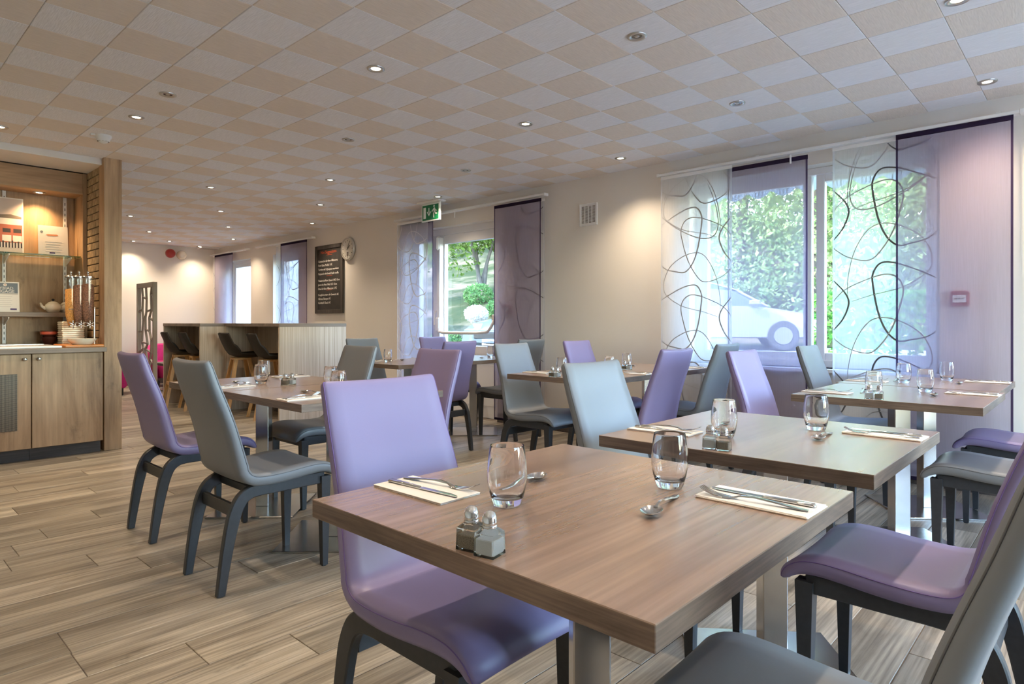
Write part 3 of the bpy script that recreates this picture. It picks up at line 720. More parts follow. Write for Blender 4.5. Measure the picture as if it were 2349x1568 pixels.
# the shelving unit (frame, header, back, side)
u = empty('shelving_unit', (.6, 6.83, .90), 0, 'oak back shelving unit with lit header above the buffet', 'shelving')
def uput(q, nm, m, par=None, **k): q.move(Matrix.Translation((-.6,-6.83,-.90))); return q.build(nm, m, par or u, **k)
uput(MB().cbox(1.577,1.612,6.832,7.14,.90,2.47,.002),'stile',M['oak']); uput(MB().cbox(-.50,-.46,6.832,7.14,.90,2.47,.002),'stile',M['oak'])
uput(MB().cbox(-.46,1.577,6.832,6.86,2.275,2.465,.002),'header',M['oak_h']); uput(MB().box(-.46,1.577,6.86,7.14,2.275,2.295),'soffit',M['oak_h'])
xs = -.46
for k in range(4):
    uput(MB().box(xs+.001, xs+.508, 7.13, 7.15, .90, 2.276),'back_panel',M['oak']); xs += .509
uput(MB().box(-.52,1.62,6.845,7.14,2.47,H+.011),'gap_shade_block',M['mortar_gap_shade'])  # solid block filling the gap; its shade is put into the near-black colour
tag(MB().box(-2.6,1.622,6.37,6.836,2.475,H+.012).build('trim_2', M['ceil']), 'plain white lowered soffit before the buffet header', 'trim', kind='structure')
for x in (.60,1.05,1.50):
    s_ = uput(MB().box(x-.013,x+.013,7.118,7.13,.92,2.274),'slotted_upright',M['white'])
    for k in range(26): uput(MB().box(x-.003,x+.003,7.1172,7.118,.95+k*.05,.975+k*.05),'slot',M['black'],s_)
for x in (.60,1.05,1.50):
    for z, dpt in ((1.155,.22),(1.700,.235)):
        uput(MB().prism([(7.118,z),(7.118-dpt,z),(7.118-dpt,z-.012),(7.118,z-.075)][::-1],'x',x-.003,x+.003),'shelf_bracket',M['white'])
tag(MB().cbox(-.455,1.53,6.90,7.115,1.157,1.197,.002).build('oak_shelf', M['worktop']), 'thick grey-oak shelf holding teapots and a card', 'shelf')
tag(MB().cbox(-.455,1.572,6.87,7.115,1.703,1.712,.001).build('glass_shelf', M['shelf_glass']), 'clear green-edged glass shelf above the teapots', 'shelf')
for x, lab in ((1.283,'small lit spotlight in the buffet header soffit'),(.55,'small lit spotlight of the buffet soffit outside the picture')):
    e = empty('soffit_spotlight', (x, 7.0, 2.275), 0, lab, 'ceiling light', 'buffet soffit spotlights')
    link('trim_ring', RING, e); link('lamp_lens', LENS, e)
    d = bpy.data.lights.new('soffit_spot','SPOT'); d.energy = 26; d.color = (1,.62,.30); d.spot_size = R(120); d.spot_blend = 1; d.shadow_soft_size = .02
    lo = bpy.data.objects.new('lamp_beam', d); COL.objects.link(lo); lo.parent = e; lo.location = (0,0,-.012)
# base cabinets
def cab(x0, x1, label, grille, knob_side):
    c = empty('base_cabinet', ((x0+x1)/2, 6.27, 0), 0, label, 'cabinet', 'oak buffet base cabinets')
    h = (x1-x0)/2
    MB().box(-h+.002,h-.002,-.005,.55,.10,.858).build('carcass', M['oak'], c)
    d = MB().cbox(-h+.0025,h-.0025,-.028,-.008,.104,.852,.0015).build('door', M['oak'], c)
    kx = knob_side*(h-.045)
    MB().lathe([(.006,0),(.006,.012),(.013,.02),(.014,.027),(.009,.032),(0,.033)],16).move(Matrix.Translation((kx,-.028,.815)) @ Matrix.Rotation(R(90),4,'X')).build('knob', M['nickel'], d, True, 50)
    if grille: MB().cbox(-h+.09,h-.09,-.031,-.026,.256,.70,.001).build('perforated_panel', M['mesh'], d)
    MB().box(-h,h,.055,.075,0,.10).build('plinth', M['plinth'], c)
cab(1.095,1.588,'oak base cabinet with plain door beside the pillar',False,-1); cab(.602,1.093,'oak base cabinet with perforated metal panel in its door',True,1)
cab(.108,.60,'oak base cabinet outside the picture, plain door',False,-1); cab(-.40,.106,'oak base cabinet outside the picture, perforated door',True,1)
ct = empty('buffet_worktop', (.6, 6.2, .858), 0, 'grey-oak buffet worktop with inset white cold plate', 'worktop')
def cput(q, nm, m): q.move(Matrix.Translation((-.6,-6.2,-.858))); return q.build(nm, m, ct)
cput(MB().cbox(-.42,1.605,6.195,6.30,.858,.898,.003),'slab_front',M['worktop']); cput(MB().box(-.42,1.605,6.30,7.125,.858,.898),'slab',M['worktop'])
cput(MB().cbox(-.40,1.30,6.26,6.80,.898,.915,.004),'cold_plate',M['tray']); cput(MB().box(-.40,1.28,6.80,6.815,.898,.918),'plate_rim',M['steel'])
# things on the buffet
e = empty('chopping_board', (1.452,6.46,.898), 0, 'honey-coloured wooden board under the cereal dispenser', 'board'); MB().cbox(-.135,.145,-.22,.20,0,.022,.006).build('slab', M['boardwood'], e)
e = empty('cereal_dispenser', (1.475,6.45,.920), 0, 'three-tube cereal dispenser with chrome lids and star knobs', 'cereal dispenser')
MB().cbox(-.10,.12,-.02,.12,0,.012,.004).build('base', M['clear'], e)
MB().tube([(.10,.0,.0),(.10,.0,.31)],.010,10).build('post', M['chrome'], e, True, 40); MB().lathe([(0,.35),(.012,.345),(.016,.335),(.012,.325)][::-1],12,(.10,.0,-.02)).build('post_cap', M['chrome'], e, True)
MB().tube([(-.09,.0,.30),(.10,.0,.30)],.004,8).build('carrier_rod', M['chrome'], e)
for k, (x, mm) in enumerate(((-.060,'flakes'),(-.012,'muesli'),(.042,'muesli'))):
    yo = (.05,0,-.045)[k]; t_ = MB().lathe([(.018,.14),(.026,.16),(.044,.25),(.046,.28),(.046,.575)],20,(x,yo,0)).build('tube', M['clear'], e, True)
    MB().lathe([(0,.16),(.022,.16),(.041,.25),(.043,.28),(.043,(.47,.50,.51)[k]),(.025,(.475,.51,.52)[k]),(0,(.48,.515,.52)[k])],16,(x,yo,0)).build('cereal', M[mm], t_, True)
    MB().tube([(x,yo,.24),(x,yo,.585)],.006,8).build('agitator_rod', M['chrome'], t_)
    l_ = MB().lathe([(.048,.573),(.048,.581),(.038,.589),(.012,.597),(0,.598)],20,(x,yo,0)).build('lid', M['chrome'], e, True, 40)
    MB().lathe([(.005,.595),(.006,.607),(.011,.617),(.009,.627),(0,.630)],12,(x,yo,0)).build('lid_knob', M['chrome'], l_, True)
    q = MB()
    for a in range(6): q.tube([(0,0,.004),(0,-.0,.034)],[.005,.007],6).move(Matrix.Rotation(R(60),4,'Y'))
    q.move(Matrix.Translation((x,yo-.06,.17))); q.build('star_knob', M['chrome'], e, True)
    MB().tube([(x,yo-.06,.17),(x,yo,.165)],.006,8).build('knob_shaft', M['chrome'], e)
def bowl(prof, n=28): return MB().lathe(prof, n)
e = bowl([(0,.0),(.065,.0),(.072,.004),(.10,.035),(.108,.050),(.104,.050),(.096,.037),(.068,.010),(0,.008)]).build('serving_dish', M['cream'], None, True, 40, (1.455,6.33,.932)); tag(e,'low white oval dish under the cereal dispenser','dish')
e.location.z = .920
PL_M = MB().cbox(-.085,.085,-.085,.085,0,.0180,.006).mesh('square_plate', M['cream'])
for k in range(12):
    o = link('square_plate', PL_M, None, (1.475,6.78,.898+k*.0181), (0,0,R(rnd.uniform(-2,2)))); tag(o, f'cream square plate, number {k+1} from the bottom of the buffet stack', 'plate', 'stacked square plates on the buffet')
for k, (zz, lab) in enumerate(((.898,'dark brown bowl at the bottom, left of the plate stack'),(.955,'dark bowl with red band on top, left of the plate stack'))):
    e = empty('cereal_bowl', (1.345,6.95,zz), 0, lab, 'bowl', 'dark bowls on the buffet')
    bowl([(0,0),(.035,0),(.038,.006),(.062,.05),(.066,.078),(.062,.078),(.056,.052),(.03,.012),(0,.010)]).build('body', M['bowl_dark'], e, True, 40)
    if k: MB().lathe([(.0645,.045),(.0668,.058),(.0672,.070)],28).build('band', M['redband'], e, True)
def teapot(x, y, rz, lab):
    e = empty('teapot', (x,y,1.197), rz, lab, 'teapot', 'cream teapots on the oak shelf')
    MB().lathe([(0,0),(.040,0),(.043,.004),(.062,.030),(.066,.050),(.058,.072),(.042,.086),(.038,.088)],28).build('body', M['cream'], e, True, 60)
    MB().tube([(-.055,0,.035),(-.085,0,.055),(-.098,0,.088)],[.016,.012,.008],10).build('spout', M['cream'], e, True)
    MB().tube([(.058,0,.072),(.088,0,.076),(.095,0,.055),(.085,0,.032),(.060,0,.026)],.007,8).build('handle', M['cream'], e, True)
    l = MB().lathe([(.040,.086),(.036,.094),(.015,.102),(0,.103)],24).build('lid', M['cream'], e, True)
    MB().lathe([(.006,.100),(.006,.106),(.012,.114),(.010,.124),(0,.127)],14).build('lid_knob', M['black'], l, True)
teapot(1.385,7.0,R(5),'cream teapot with black lid knob, the left one, fully in view'); teapot(1.50,7.05,R(110),'cream teapot half hidden behind the cereal dispenser')
# printed cards and poster
def card(name, x, y, z, wd, ht, lab, cat, tilt=6):
    e = empty(name, (x,y,z), 0, lab, cat); e.rotation_euler = (R(-tilt),0,0)
    MB().box(-wd/2,wd/2,0,.003,0,ht).build('sheet', M['paper'], e); return e
def pr_(e, x0, x1, z0, z1, m, nm='printed_block', y=-.0006): MB().box(x0,x1,y,0,z0,z1).build(nm, M[m], e)
def disc(e, x, z, r_, m, nm): MB().prism([(x+r_*math.cos(a*math.pi/10), z+r_*math.sin(a*math.pi/10)) for a in range(20)],'y',-.0009,-.0002).build(nm, M[m], e)
e = card('menu_card', 1.385, 6.98, 1.712, .225, .275, 'white breakfast card with a plate picture on the glass shelf', 'card')
disc(e,-.085,.215,.011,'print_grey','logo'); q = MB()
q.prism([(-.055,.19),(-.04,.182),(.02,.182),(.04,.19),(.028,.198),(-.04,.197)],'y',-.0007,0); q.build('plate_picture', M['print_orange'], e)
for k in range(5): pr_(e,-.06+.008*(k%2),.065-.012*(k%3),.125-k*.022,.128-k*.022,'print_line','text_line')
pr_(e,-.03,.012,.02,.032,'print_violet','label_block')
e = card('notice_card', .985, 6.96, 1.197, .30, .265, 'notice card with grey-blue heading on the oak shelf, cut by the picture edge', 'card')
pr_(e,-.14,.14,.165,.255,'print_grey','heading_block'); disc(e,.052,.238,.013,'paper','emblem'); pr_(e,.048,.050,.229,.247,'print_orange','emblem_mark',-.0014); pr_(e,.054,.056,.229,.247,'print_orange','emblem_mark',-.0014)
link('lettering', text_mesh('KYRIAD', .034, M['paper'], align='CENTER'), e, (.050,-.0012,.198), ROT_Y); link('lettering', text_mesh("S'ENGAGE", .036, M['paper'], align='CENTER'), e, (.035,-.0012,.170), ROT_Y)
pr_(e,-.14,.14,.155,.163,'print_line','subtitle_bar')
for k in range(6): pr_(e,-.05+.006*(k%3),.10-.01*(k%2),.135-k*.018,.1375-k*.018,'print_line','text_line')
pr_(e,.085,.13,.018,.032,'print_violet','label_block')
e = card('street_poster', 1.0, 7.05, 1.712, .36, .50, 'old street photograph poster with a brick hall, cut by the picture edge', 'poster', 4)
pr_(e,-.17,.17,.30,.49,'print_sky','printed_sky'); pr_(e,-.17,.17,.10,.26,'print_red','printed_facade'); pr_(e,-.17,.17,.26,.315,'paper','printed_cornice',-.0008)
q = MB(); q.prism([(-.05,.315),(.165,.315),(.165,.335),(.09,.352),(-.02,.34)],'y',-.0009,0); q.build('printed_roof', M['print_roof'], e)
for x in (-.12,-.03,.06,.135): 
    pr_(e,x-.028,x+.028,.19,.225,'print_dark','printed_window',-.001); pr_(e,x-.032,x+.032,.11,.165,'paper','printed_shopfront',-.001)
for k in range(16): 
    x = -.165+k*.0215; pr_(e,x,x+.012,.055,.10+.018*((k*7)%5)/4,'print_dark','printed_figure',-.0012)
pr_(e,-.17,.17,.0,.055,'print_line','printed_street')

# ------------------------------------------------------------------ high bar, stools, lounge corner
def bar_unit(x0, y0, y1, label):
    c = empty('bar_counter', (x0+.43, (y0+y1)/2, 0), 0, label, 'bar counter')
    h = (y1-y0)/2
    top = MB().cbox(-.43,.43,-h,h,1.06,1.099,.003).build('worktop', M['worktop'], c)
    for s in (-1,1): MB().box(-.425,.425,s*h-(.03 if s>0 else 0),s*h+(.03 if s<0 else 0),0,1.06).build('end_panel', M['ash'], c)
    MB().box(-.015,.015,-h+.03,h-.03,0,1.06).build('spine_panel', M['ash'], c)
    MB().box(-.03,.03,-h+.03,h-.03,0,.06).build('plinth', M['plinth'], c)
    return c
bar_unit(3.40,6.70,8.13,'near unit of the pale ash high bar counter'); bar_unit(3.10,8.132,9.40,'far unit of the pale ash high bar counter')
def make_stool():
    e = empty('bar_stool')
    # bucket shell: back sweeping into the seat (local +x = forward)
    prof = [(-.235,.985,.19),(-.215,.93,.205),(-.185,.86,.215),(-.15,.79,.22),(-.11,.735,.222),(-.05,.705,.222),(.03,.695,.218),(.11,.695,.21),(.18,.70,.195),(.215,.708,.17)]
    top = []; bot = []
    for (x, z, w_) in prof:
        a = []; b_ = []
        for k in range(13):
            t = -1+2*k/12; dz = .045*abs(t)**3 if z < .8 else 0; dxx = .05*abs(t)**3 if z >= .72 else .0
            a.append((x+dxx, t*w_, z+dz)); b_.append((x+dxx-.010*(1 if z>.72 else 0), t*(w_+.004), z+dz-(.018 if z<.8 else .010)))
        top.append(a); bot.append(b_)
    rings = [t + list(reversed(b_)) for t, b_ in zip(top, bot)]
    MB().loft(rings).build('seat_shell', M['shell'], e, True, 60)
    MB().cbox(-.10,.10,-.10,.10,.655,.682,.006).build('seat_mount', M['beech'], e)
    feet = [(-.20,-.20),(-.20,.20),(.20,-.20),(.20,.20)]
    for fx, fy in feet:
        tx, ty = fx*.38, fy*.38; w_ = .018
        V = []; 
        for (x,y,z,ww) in ((fx,fy,0,.015),(tx,ty,.66,.021)): V += [(x-ww,y-ww,z),(x+ww,y-ww,z),(x+ww,y+ww,z),(x-ww,y+ww,z)]
        MB().add(V,[(0,3,2,1),(4,5,6,7),(0,1,5,4),(1,2,6,5),(2,3,7,6),(3,0,4,7)]).build('leg', M['beech'], e)
    zf = .30; s_ = .20*(1-.62*zf/.66)
    for a in range(4):
        q = MB().cbox(s_-.014,s_+.014,-s_,s_,zf-.022,zf+.022,.003).move(Matrix.Rotation(R(90*a),4,'Z')); q.build('foot_rail', M['beech'], e)
    return e
st = make_stool()
for i, (x, y, rz, lab) in enumerate([(3.44,7.76,-8,'dark brown bar stool at the near bar unit, left one'),(3.50,7.13,-14,'dark brown bar stool at the near bar unit, right one, partly hidden'),
                                     (3.22,9.08,-12,'dark brown bar stool at the far bar unit, leftmost of all'),(3.26,8.57,-10,'dark brown bar stool at the far bar unit, right one')]):
    o = st if i == 0 else copy_tree(st)
    o.location = (x,y,0); o.rotation_euler = (0,0,R(rz)); tag(o, lab, 'bar stool', 'bar stools at the high counter')

# lattice screen
e = empty('lattice_screen', (3.45, 11.19, 0), 0, 'tall taupe floor screen with irregular cell lattice', 'screen')
hw, hh = .375, 1.745
for s in (-1,1): MB().cbox(-.03,.03,s*hw-.022,s*hw+.022,0,hh,.004).build('upright', M['screen'], e)
MB().cbox(-.03,.03,-hw+.022,hw-.022,hh-.075,hh,.004).build('top_rail', M['screen'], e); MB().cbox(-.03,.03,-hw+.022,hw-.022,.06,.16,.004).build('bottom_rail', M['screen'], e)
def voronoi_edges(w_, z0, z1, nx, nz, r):
    # jittered hexagonal cell edges
    P = {}
    def pt(i, j):
        if (i,j) not in P:
            y = -w_ + 2*w_*(i)/nx; z = z0 + (z1-z0)*j/nz
            jy = 0 if i in (0,nx) else r.uniform(-.32,.32)*2*w_/nx; jz = 0 if j in (0,nz) else r.uniform(-.32,.32)*(z1-z0)/nz
            P[(i,j)] = (y+jy, z+jz)
        return P[(i,j)]
    E_ = []
    for j in range(nz+1):
        for i in range(nx+1):
            if j < nz and 0 < i < nx: E_.append((pt(i,j), pt(i,j+1)))
            if (i+j) % 2 == 0 and i < nx and 0 < j < nz: E_.append((pt(i,j), pt(i+1,j)))
    return E_
for (a, b_) in voronoi_edges(hw-.02, .15, hh-.07, 4, 9, random.Random(5)):
    q = MB(); dy, dz = b_[0]-a[0], b_[1]-a[1]; l = math.hypot(dy,dz); ny_, nz_ = -dz/l*.011, dy/l*.011
    q.prism([(a[0]-ny_,a[1]-nz_),(b_[0]-ny_,b_[1]-nz_),(b_[0]+ny_,b_[1]+nz_),(a[0]+ny_,a[1]+nz_)],'x',-.014,.014); q.build('lattice_bar', M['screen'], e)

def armchair(x, y, rz, lab):
    e = empty('tub_armchair', (x,y,0), R(rz), lab, 'armchair', 'fuchsia tub armchairs')
    MB().cbox(-.20,.30,-.22,.22,.16,.44,.04).build('seat_cushion', M['fuchsia'], e, True, 50)
    rings = []
    for k in range(17):
        a = R(100 + 160*k/16) if False else R(90 + 180*k/16)
        cx, cy = math.cos(a), math.sin(a)
        r0, r1 = .25, .35
        zt = .74 - .10*(abs(k-8)/8)**2
        rings.append([(cx*r0,cy*r0,.12),(cx*r1,cy*r1,.12),(cx*r1,cy*r1,zt-.03),(cx*(r1-.03),cy*(r1-.03),zt),(cx*(r0+.03),cy*(r0+.03),zt),(cx*r0,cy*r0,zt-.03)])
    MB().loft([r_ for r_ in rings]).build('curved_back', M['fuchsia'], e, True, 50)
    for s in (-1,1): MB().cbox(0,.31,s*.30-.05,s*.30+.05,.12,.62,.03).build('arm', M['fuchsia'], e, True, 50)
    for fx in (-.18,.22):
        for fy in (-.22,.22): MB().lathe([(0,0),(.018,0),(.022,.12)],10,(fx,fy,0)).build('foot', M['black'], e, True)
armchair(2.98,11.25,-35,'fuchsia tub armchair beside the oak pillar'); armchair(4.05,12.05,-90,'fuchsia tub armchair mostly hidden behind the lattice screen')
e = empty('lounge_table', (3.9,11.2,0), 0, 'low brown lounge table behind the lattice screen', 'table')
MB().cbox(-.3,.3,-.3,.3,.42,.46,.004).build('top', M['plinth'], e); MB().cbox(-.05,.05,-.05,.05,.02,.42,.004).build('column', M['steel'], e); MB().cbox(-.22,.22,-.22,.22,0,.02,.004).build('base', M['steel'], e)

# ------------------------------------------------------------------ dining chairs
# side profile of the upholstered shell: x forward of the rear feet, z, half width, thickness
PROF = [(-.062,.944,.176,.016),(-.060,.939,.181,.026),(-.052,.915,.183,.032),(-.028,.84,.186,.036),(.000,.765,.190,.038),(.026,.69,.194,.039),(.046,.62,.198,.040),(.062,.555,.202,.042),(.076,.503,.205,.044),(.096,.466,.207,.046),(.128,.446,.208,.048),
        (.175,.440,.209,.048),(.235,.440,.210,.050),(.30,.444,.210,.050),(.365,.450,.209,.050),(.42,.452,.208,.048),(.462,.446,.206,.044),(.492,.430,.203,.036),(.507,.412,.199,.026),(.509,.405,.192,.016)]
def ring_at(i, P):
    x, z, hw_, t = P[i]
    a = P[max(i-1,0)]; b_ = P[min(i+1,len(P)-1)]
    tx, tz = b_[0]-a[0], b_[1]-a[1]; l = math.hypot(tx,tz); tx, tz = tx/l, tz/l
    nx, nz = -tz, tx                      # normal: towards sitter (forward / up)
    if nx*1 + nz*1 < 0: nx, nz = -nx, -nz
    s = i/(len(P)-1); crown = (.011 if z > .5 else .006)
    out = []; K = 9
    def pos(y, o):
        cc = crown*(abs(y)/hw_)**2.2
        return (x + nx*(o+cc), y, z + nz*(o+cc))
    for k in range(K): out.append(pos(-hw_*.955 + 1.91*hw_*k/(K-1), t/2))
    out += [pos(hw_*.99, t*.28), pos(hw_, 0), pos(hw_*.99, -t*.28)]
    for k in range(K): out.append(pos(hw_*.955 - 1.91*hw_*k/(K-1), -t/2))
    out += [pos(-hw_*.99, -t*.28), pos(-hw_, 0), pos(-hw_*.99, t*.28)]
    return out
def dense(P, sub=3): return catmull(P, sub)
def make_chair_meshes(m, seam):
    P = dense(PROF, 3); rings = [ring_at(i, P) for i in range(len(P))]
    # orient so that faces point outward
    cut = 30
    back = MB().loft([list(reversed(r_)) for r_ in rings[:cut+1]]).mesh('backrest', m, True, 70)
    seat = MB().loft([list(reversed(r_)) for r_ in rings[cut:]]).mesh('seat', m, True, 70)
    piping = []
    for sgn in (-1, 1):
        path = []
        for i in range(1, len(P)-1):
            r_ = rings[i]; p = r_[9] if sgn > 0 else r_[23]
            path.append((p[0], p[1]+sgn*.0004, p[2]))
        piping.append(MB().tube(path, .0013, 5, False).mesh('side_seam', seam, True))
    return back, seat, piping
def bent_leg():
    path = [(0,0),(.011,.08),(.027,.18),(.044,.265),(.060,.325),(.084,.370),(.118,.393),(.155,.399),(.20,.400)]
    P = catmull(path, 4); q = MB(); rings = []
    for i, (x, z) in enumerate(P):
        a = P[max(i-1,0)]; b_ = P[min(i+1,len(P)-1)]; tx, tz = b_[0]-a[0], b_[1]-a[1]; l = math.hypot(tx,tz); tx, tz = tx/l, tz/l
        nx, nz = -tz, tx; d = .017 + .009*min(1, z/.3); wv = .0145; c = .004
        if i == 0: nx, nz = -1, 0
        if i == len(P)-1: nx, nz = 0, 1
        f = lambda o, y: (x+nx*o, y, z+nz*o)
        rings.append([f(-d,-wv+c),f(-d+c,-wv),f(d-c,-wv),f(d,-wv+c),f(d,wv-c),f(d-c,wv),f(-d+c,wv),f(-d,wv-c)])
    return MB().loft(rings).mesh('rear_leg', M['charcoal'], True, 40)
LEG_R = bent_leg()
def front_leg():
    V = []
    for z, w1, w2 in ((.004,.013,.013),(.41,.021,.024)): V += [(-w2,-w1,z),(w2*.9,-w1,z),(w2*.9,w1,z),(-w2,w1,z)]
    return MB().add(V,[(0,3,2,1),(4,5,6,7),(0,1,5,4),(1,2,6,5),(2,3,7,6),(3,0,4,7)]).mesh('front_leg', M['charcoal'])
LEG_F = front_leg()
SIDE = MB().cbox(.195,.46,-.0145,.0145,.377,.429,.003).mesh('side_rail', M['charcoal'])
FRONT = MB().cbox(.452,.472,-.175,.175,.372,.412,.003).mesh('front_rail', M['charcoal'])
CROSS = MB().cbox(.058,.077,-.156,.156,.298,.352,.003).mesh('rear_stretcher', M['charcoal'])
BACKR = MB().cbox(.135,.155,-.150,.150,.378,.412,.003).mesh('rear_rail', M['charcoal'])
PAD = MB().lathe([(0,0),(.011,0),(.012,.006),(0,.006)],10).mesh('foot_pad', M['rubber'])
CM = {'lilac': make_chair_meshes(M['lilac'], M['seam_lilac']), 'grey': make_chair_meshes(M['grey'], M['seam_grey'])}
def chair(kind, x, y, head, label):
    e = empty('dining_chair', (x,y,0), R(head), label, 'chair', kind + ' high-backed dining chairs')
    b_, s_, p_ = CM[kind]
    bo = link('backrest', b_, e); link('seat', s_, e); [link('side_seam', pp_, e) for pp_ in p_]
    for sg in (-1,1):
        o = link('rear_leg', LEG_R, e, (0,sg*.170,.003)); link('foot_pad', PAD, o, (0,0,-.003))
        o = link('front_leg', LEG_F, e, (.462,sg*.176,0)); link('foot_pad', PAD, o, (0,0,0))
        link('side_rail', SIDE, e, (0,sg*.170,0))
    link('front_rail', FRONT, e); link('rear_stretcher', CROSS, e); link('rear_rail', BACKR, e)
    return e
chair('grey', 1.07, 2.77, 0, 'grey dining chair at the left tables, seen from behind, nearest one')
chair('lilac', 1.10, 3.65, 0, 'lilac dining chair at the left tables, beside the buffet')
chair('lilac', 1.03, 1.40, -90, 'large lilac dining chair in front, facing us at the nearest table')
chair('grey', 2.03, 1.415, -90, 'grey dining chair behind the second table, facing us')
chair('lilac', 1.97, .125, 90, 'lilac dining chair at the right edge, two-tone lit seat under second table')
chair('grey', 1.045, .095, 90, 'grey dining chair in the bottom right corner, closest to us')
chair('grey', 3.54, .08, 90, 'grey dining chair seat at the near side of the window tables')
chair('lilac', 4.45, .09, 90, 'lilac dining chair seat nearest the right violet curtain')
chair('lilac', 3.44, 1.415, -90, 'slim lilac dining chair back at the far side of the window tables')
chair('grey', 4.50, 1.415, -90, 'grey dining chair before the big window, at the table against the curtain')
chair('lilac', 3.40, 1.885, 90, 'lilac dining chair seen from behind, between grey chairs in mid room')
chair('grey', 4.46, 2.05, 90, 'grey dining chair seen from behind before the violet window panel')
chair('grey', 3.48, 3.20, -90, 'pale grey dining chair facing us left of the middle tables')
chair('lilac', 4.42, 3.30, -90, 'pink-lit lilac dining chair against the cream wall between windows')
chair('lilac', 2.365, 2.82, 180, 'mauve-lit lilac dining chair seen from behind at the left tables')
chair('grey', 2.365, 3.63, 180, 'brownish grey dining chair at the left tables, beside the bar end')
chair('grey', 3.62, 5.37, -90, 'grey dining chair with pale lit back farthest to the left by the bar')
chair('lilac', 3.61, 4.00, 90, 'violet dining chair seen from behind before the exit door')
chair('lilac', 4.53, 5.37, -90, 'pink-lit lilac dining chair nearest the exit door glass')
chair('grey', 4.52, 4.00, 90, 'grey dining chair seen from behind before the dusky violet curtain')

# ------------------------------------------------------------------ tables
def table_meshes():
    q = MB(); q.cbox(-.40,.40,-.385,.385,.715,.750,.0012); top = q
    # top face gets the laminate, the rest the darker edge band
    me = q.mesh('table_top', [M['table_edge'], M['table']])
    for p in me.polygons:
        if p.normal.z > .9 and p.center.z > .74: p.material_index = 1
    col = MB().cbox(-.0375,.0375,-.0375,.0375,.009,.708,.003).mesh('column', M['steel'])
    base = MB().cbox(-.245,.245,-.245,.245,0,.010,.003).mesh('base_plate', M['steel'])
    mount = MB().cbox(-.16,.16,-.16,.16,.707,.715,.001).mesh('mounting_plate', M['black'])
    return me, col, base, mount
TOP, COLM, BASE, MOUNT = table_meshes()
def table(x, y, rot, brot, label):
    e = empty('dining_table', (x,y,0), R(rot), label, 'table', 'wood-topped dining tables')
    link('table_top', TOP, e); link('column', COLM, e, None, (0,0,R(brot-rot))); link('base_plate', BASE, e, None, (0,0,R(brot-rot))); link('mounting_plate', MOUNT, e)
# ------------------------------------------------------------------ tableware
def tumbler():
    prof = [(0,0),(.024,0),(.0265,.0015),(.0285,.006),(.0345,.026),(.0382,.048),(.0388,.062),(.0372,.085),(.0335,.112),(.0327,.1155),(.0318,.1155),(.0315,.112),(.0352,.085),(.0368,.062),(.0362,.048),(.0325,.028),(.027,.0165),(.018,.0145),(0,.0145)]
    return MB().lathe(prof, 40).mesh('tumbler', M['glass'], True, 55)
TUMB = tumbler()
def fork():
    q = MB()
    def strip(pts):
        rings = []
        for (x, z, w_, t) in pts: rings.append([(x,-w_,z),(x,w_,z),(x,w_*.8,z+t),(x,-w_*.8,z+t)])
        q.loft(rings)
    strip([(0,.001,.006,.002),(.015,.0015,.0065,.0022),(.06,.006,.0045,.0025),(.10,.0085,.003,.003),(.125,.006,.003,.003),(.135,.003,.006,.002),(.145,.001,.0105,.0015),(.158,.0015,.0118,.0015)])
    for k in range(4):
        y = -.0098 + k*.00653; rings = []
        for (x, z) in ((.156,.0012),(.175,.003),(.19,.0075),(.20,.0125),(.2035,.0145)):
            w_ = .0018 if x < .2 else .0009
            rings.append([(x,y-w_,z),(x,y+w_,z),(x,y+w_,z+.0015),(x,y-w_,z+.0015)])
        q.loft(rings)
    return q.mesh('fork', M['cutlery'], True, 50)
def knife():
    hd = MB(); rings = []
    for (x, w_, t) in ((0,.004,.004),(.004,.0075,.007),(.05,.0065,.0065),(.095,.005,.0055),(.10,.0045,.004)):
        rings.append([(x,-w_,t*.3),(x,-w_*.6,0),(x,w_*.6,0),(x,w_,t*.3),(x,w_,t*.7),(x,w_*.6,t),(x,-w_*.6,t),(x,-w_,t*.7)])
    hd.loft(rings); h = hd.mesh('handle', M['cutlery'], True, 60)
    bl_ = MB().add([(.098,-.006,.0022),(.098,.008,.0022),(.185,.0085,.0022),(.205,.002,.0022),(.207,-.004,.0022),(.098,-.006,.0036),(.098,.008,.0030),(.185,.0085,.0030),(.205,.002,.0030),(.207,-.004,.0036)],
                   [(4,3,2,1,0),(5,6,7,8,9),(0,1,6,5),(1,2,7,6),(2,3,8,7),(3,4,9,8),(4,0,5,9)])
    return h, bl_.mesh('blade', M['cutlery'])
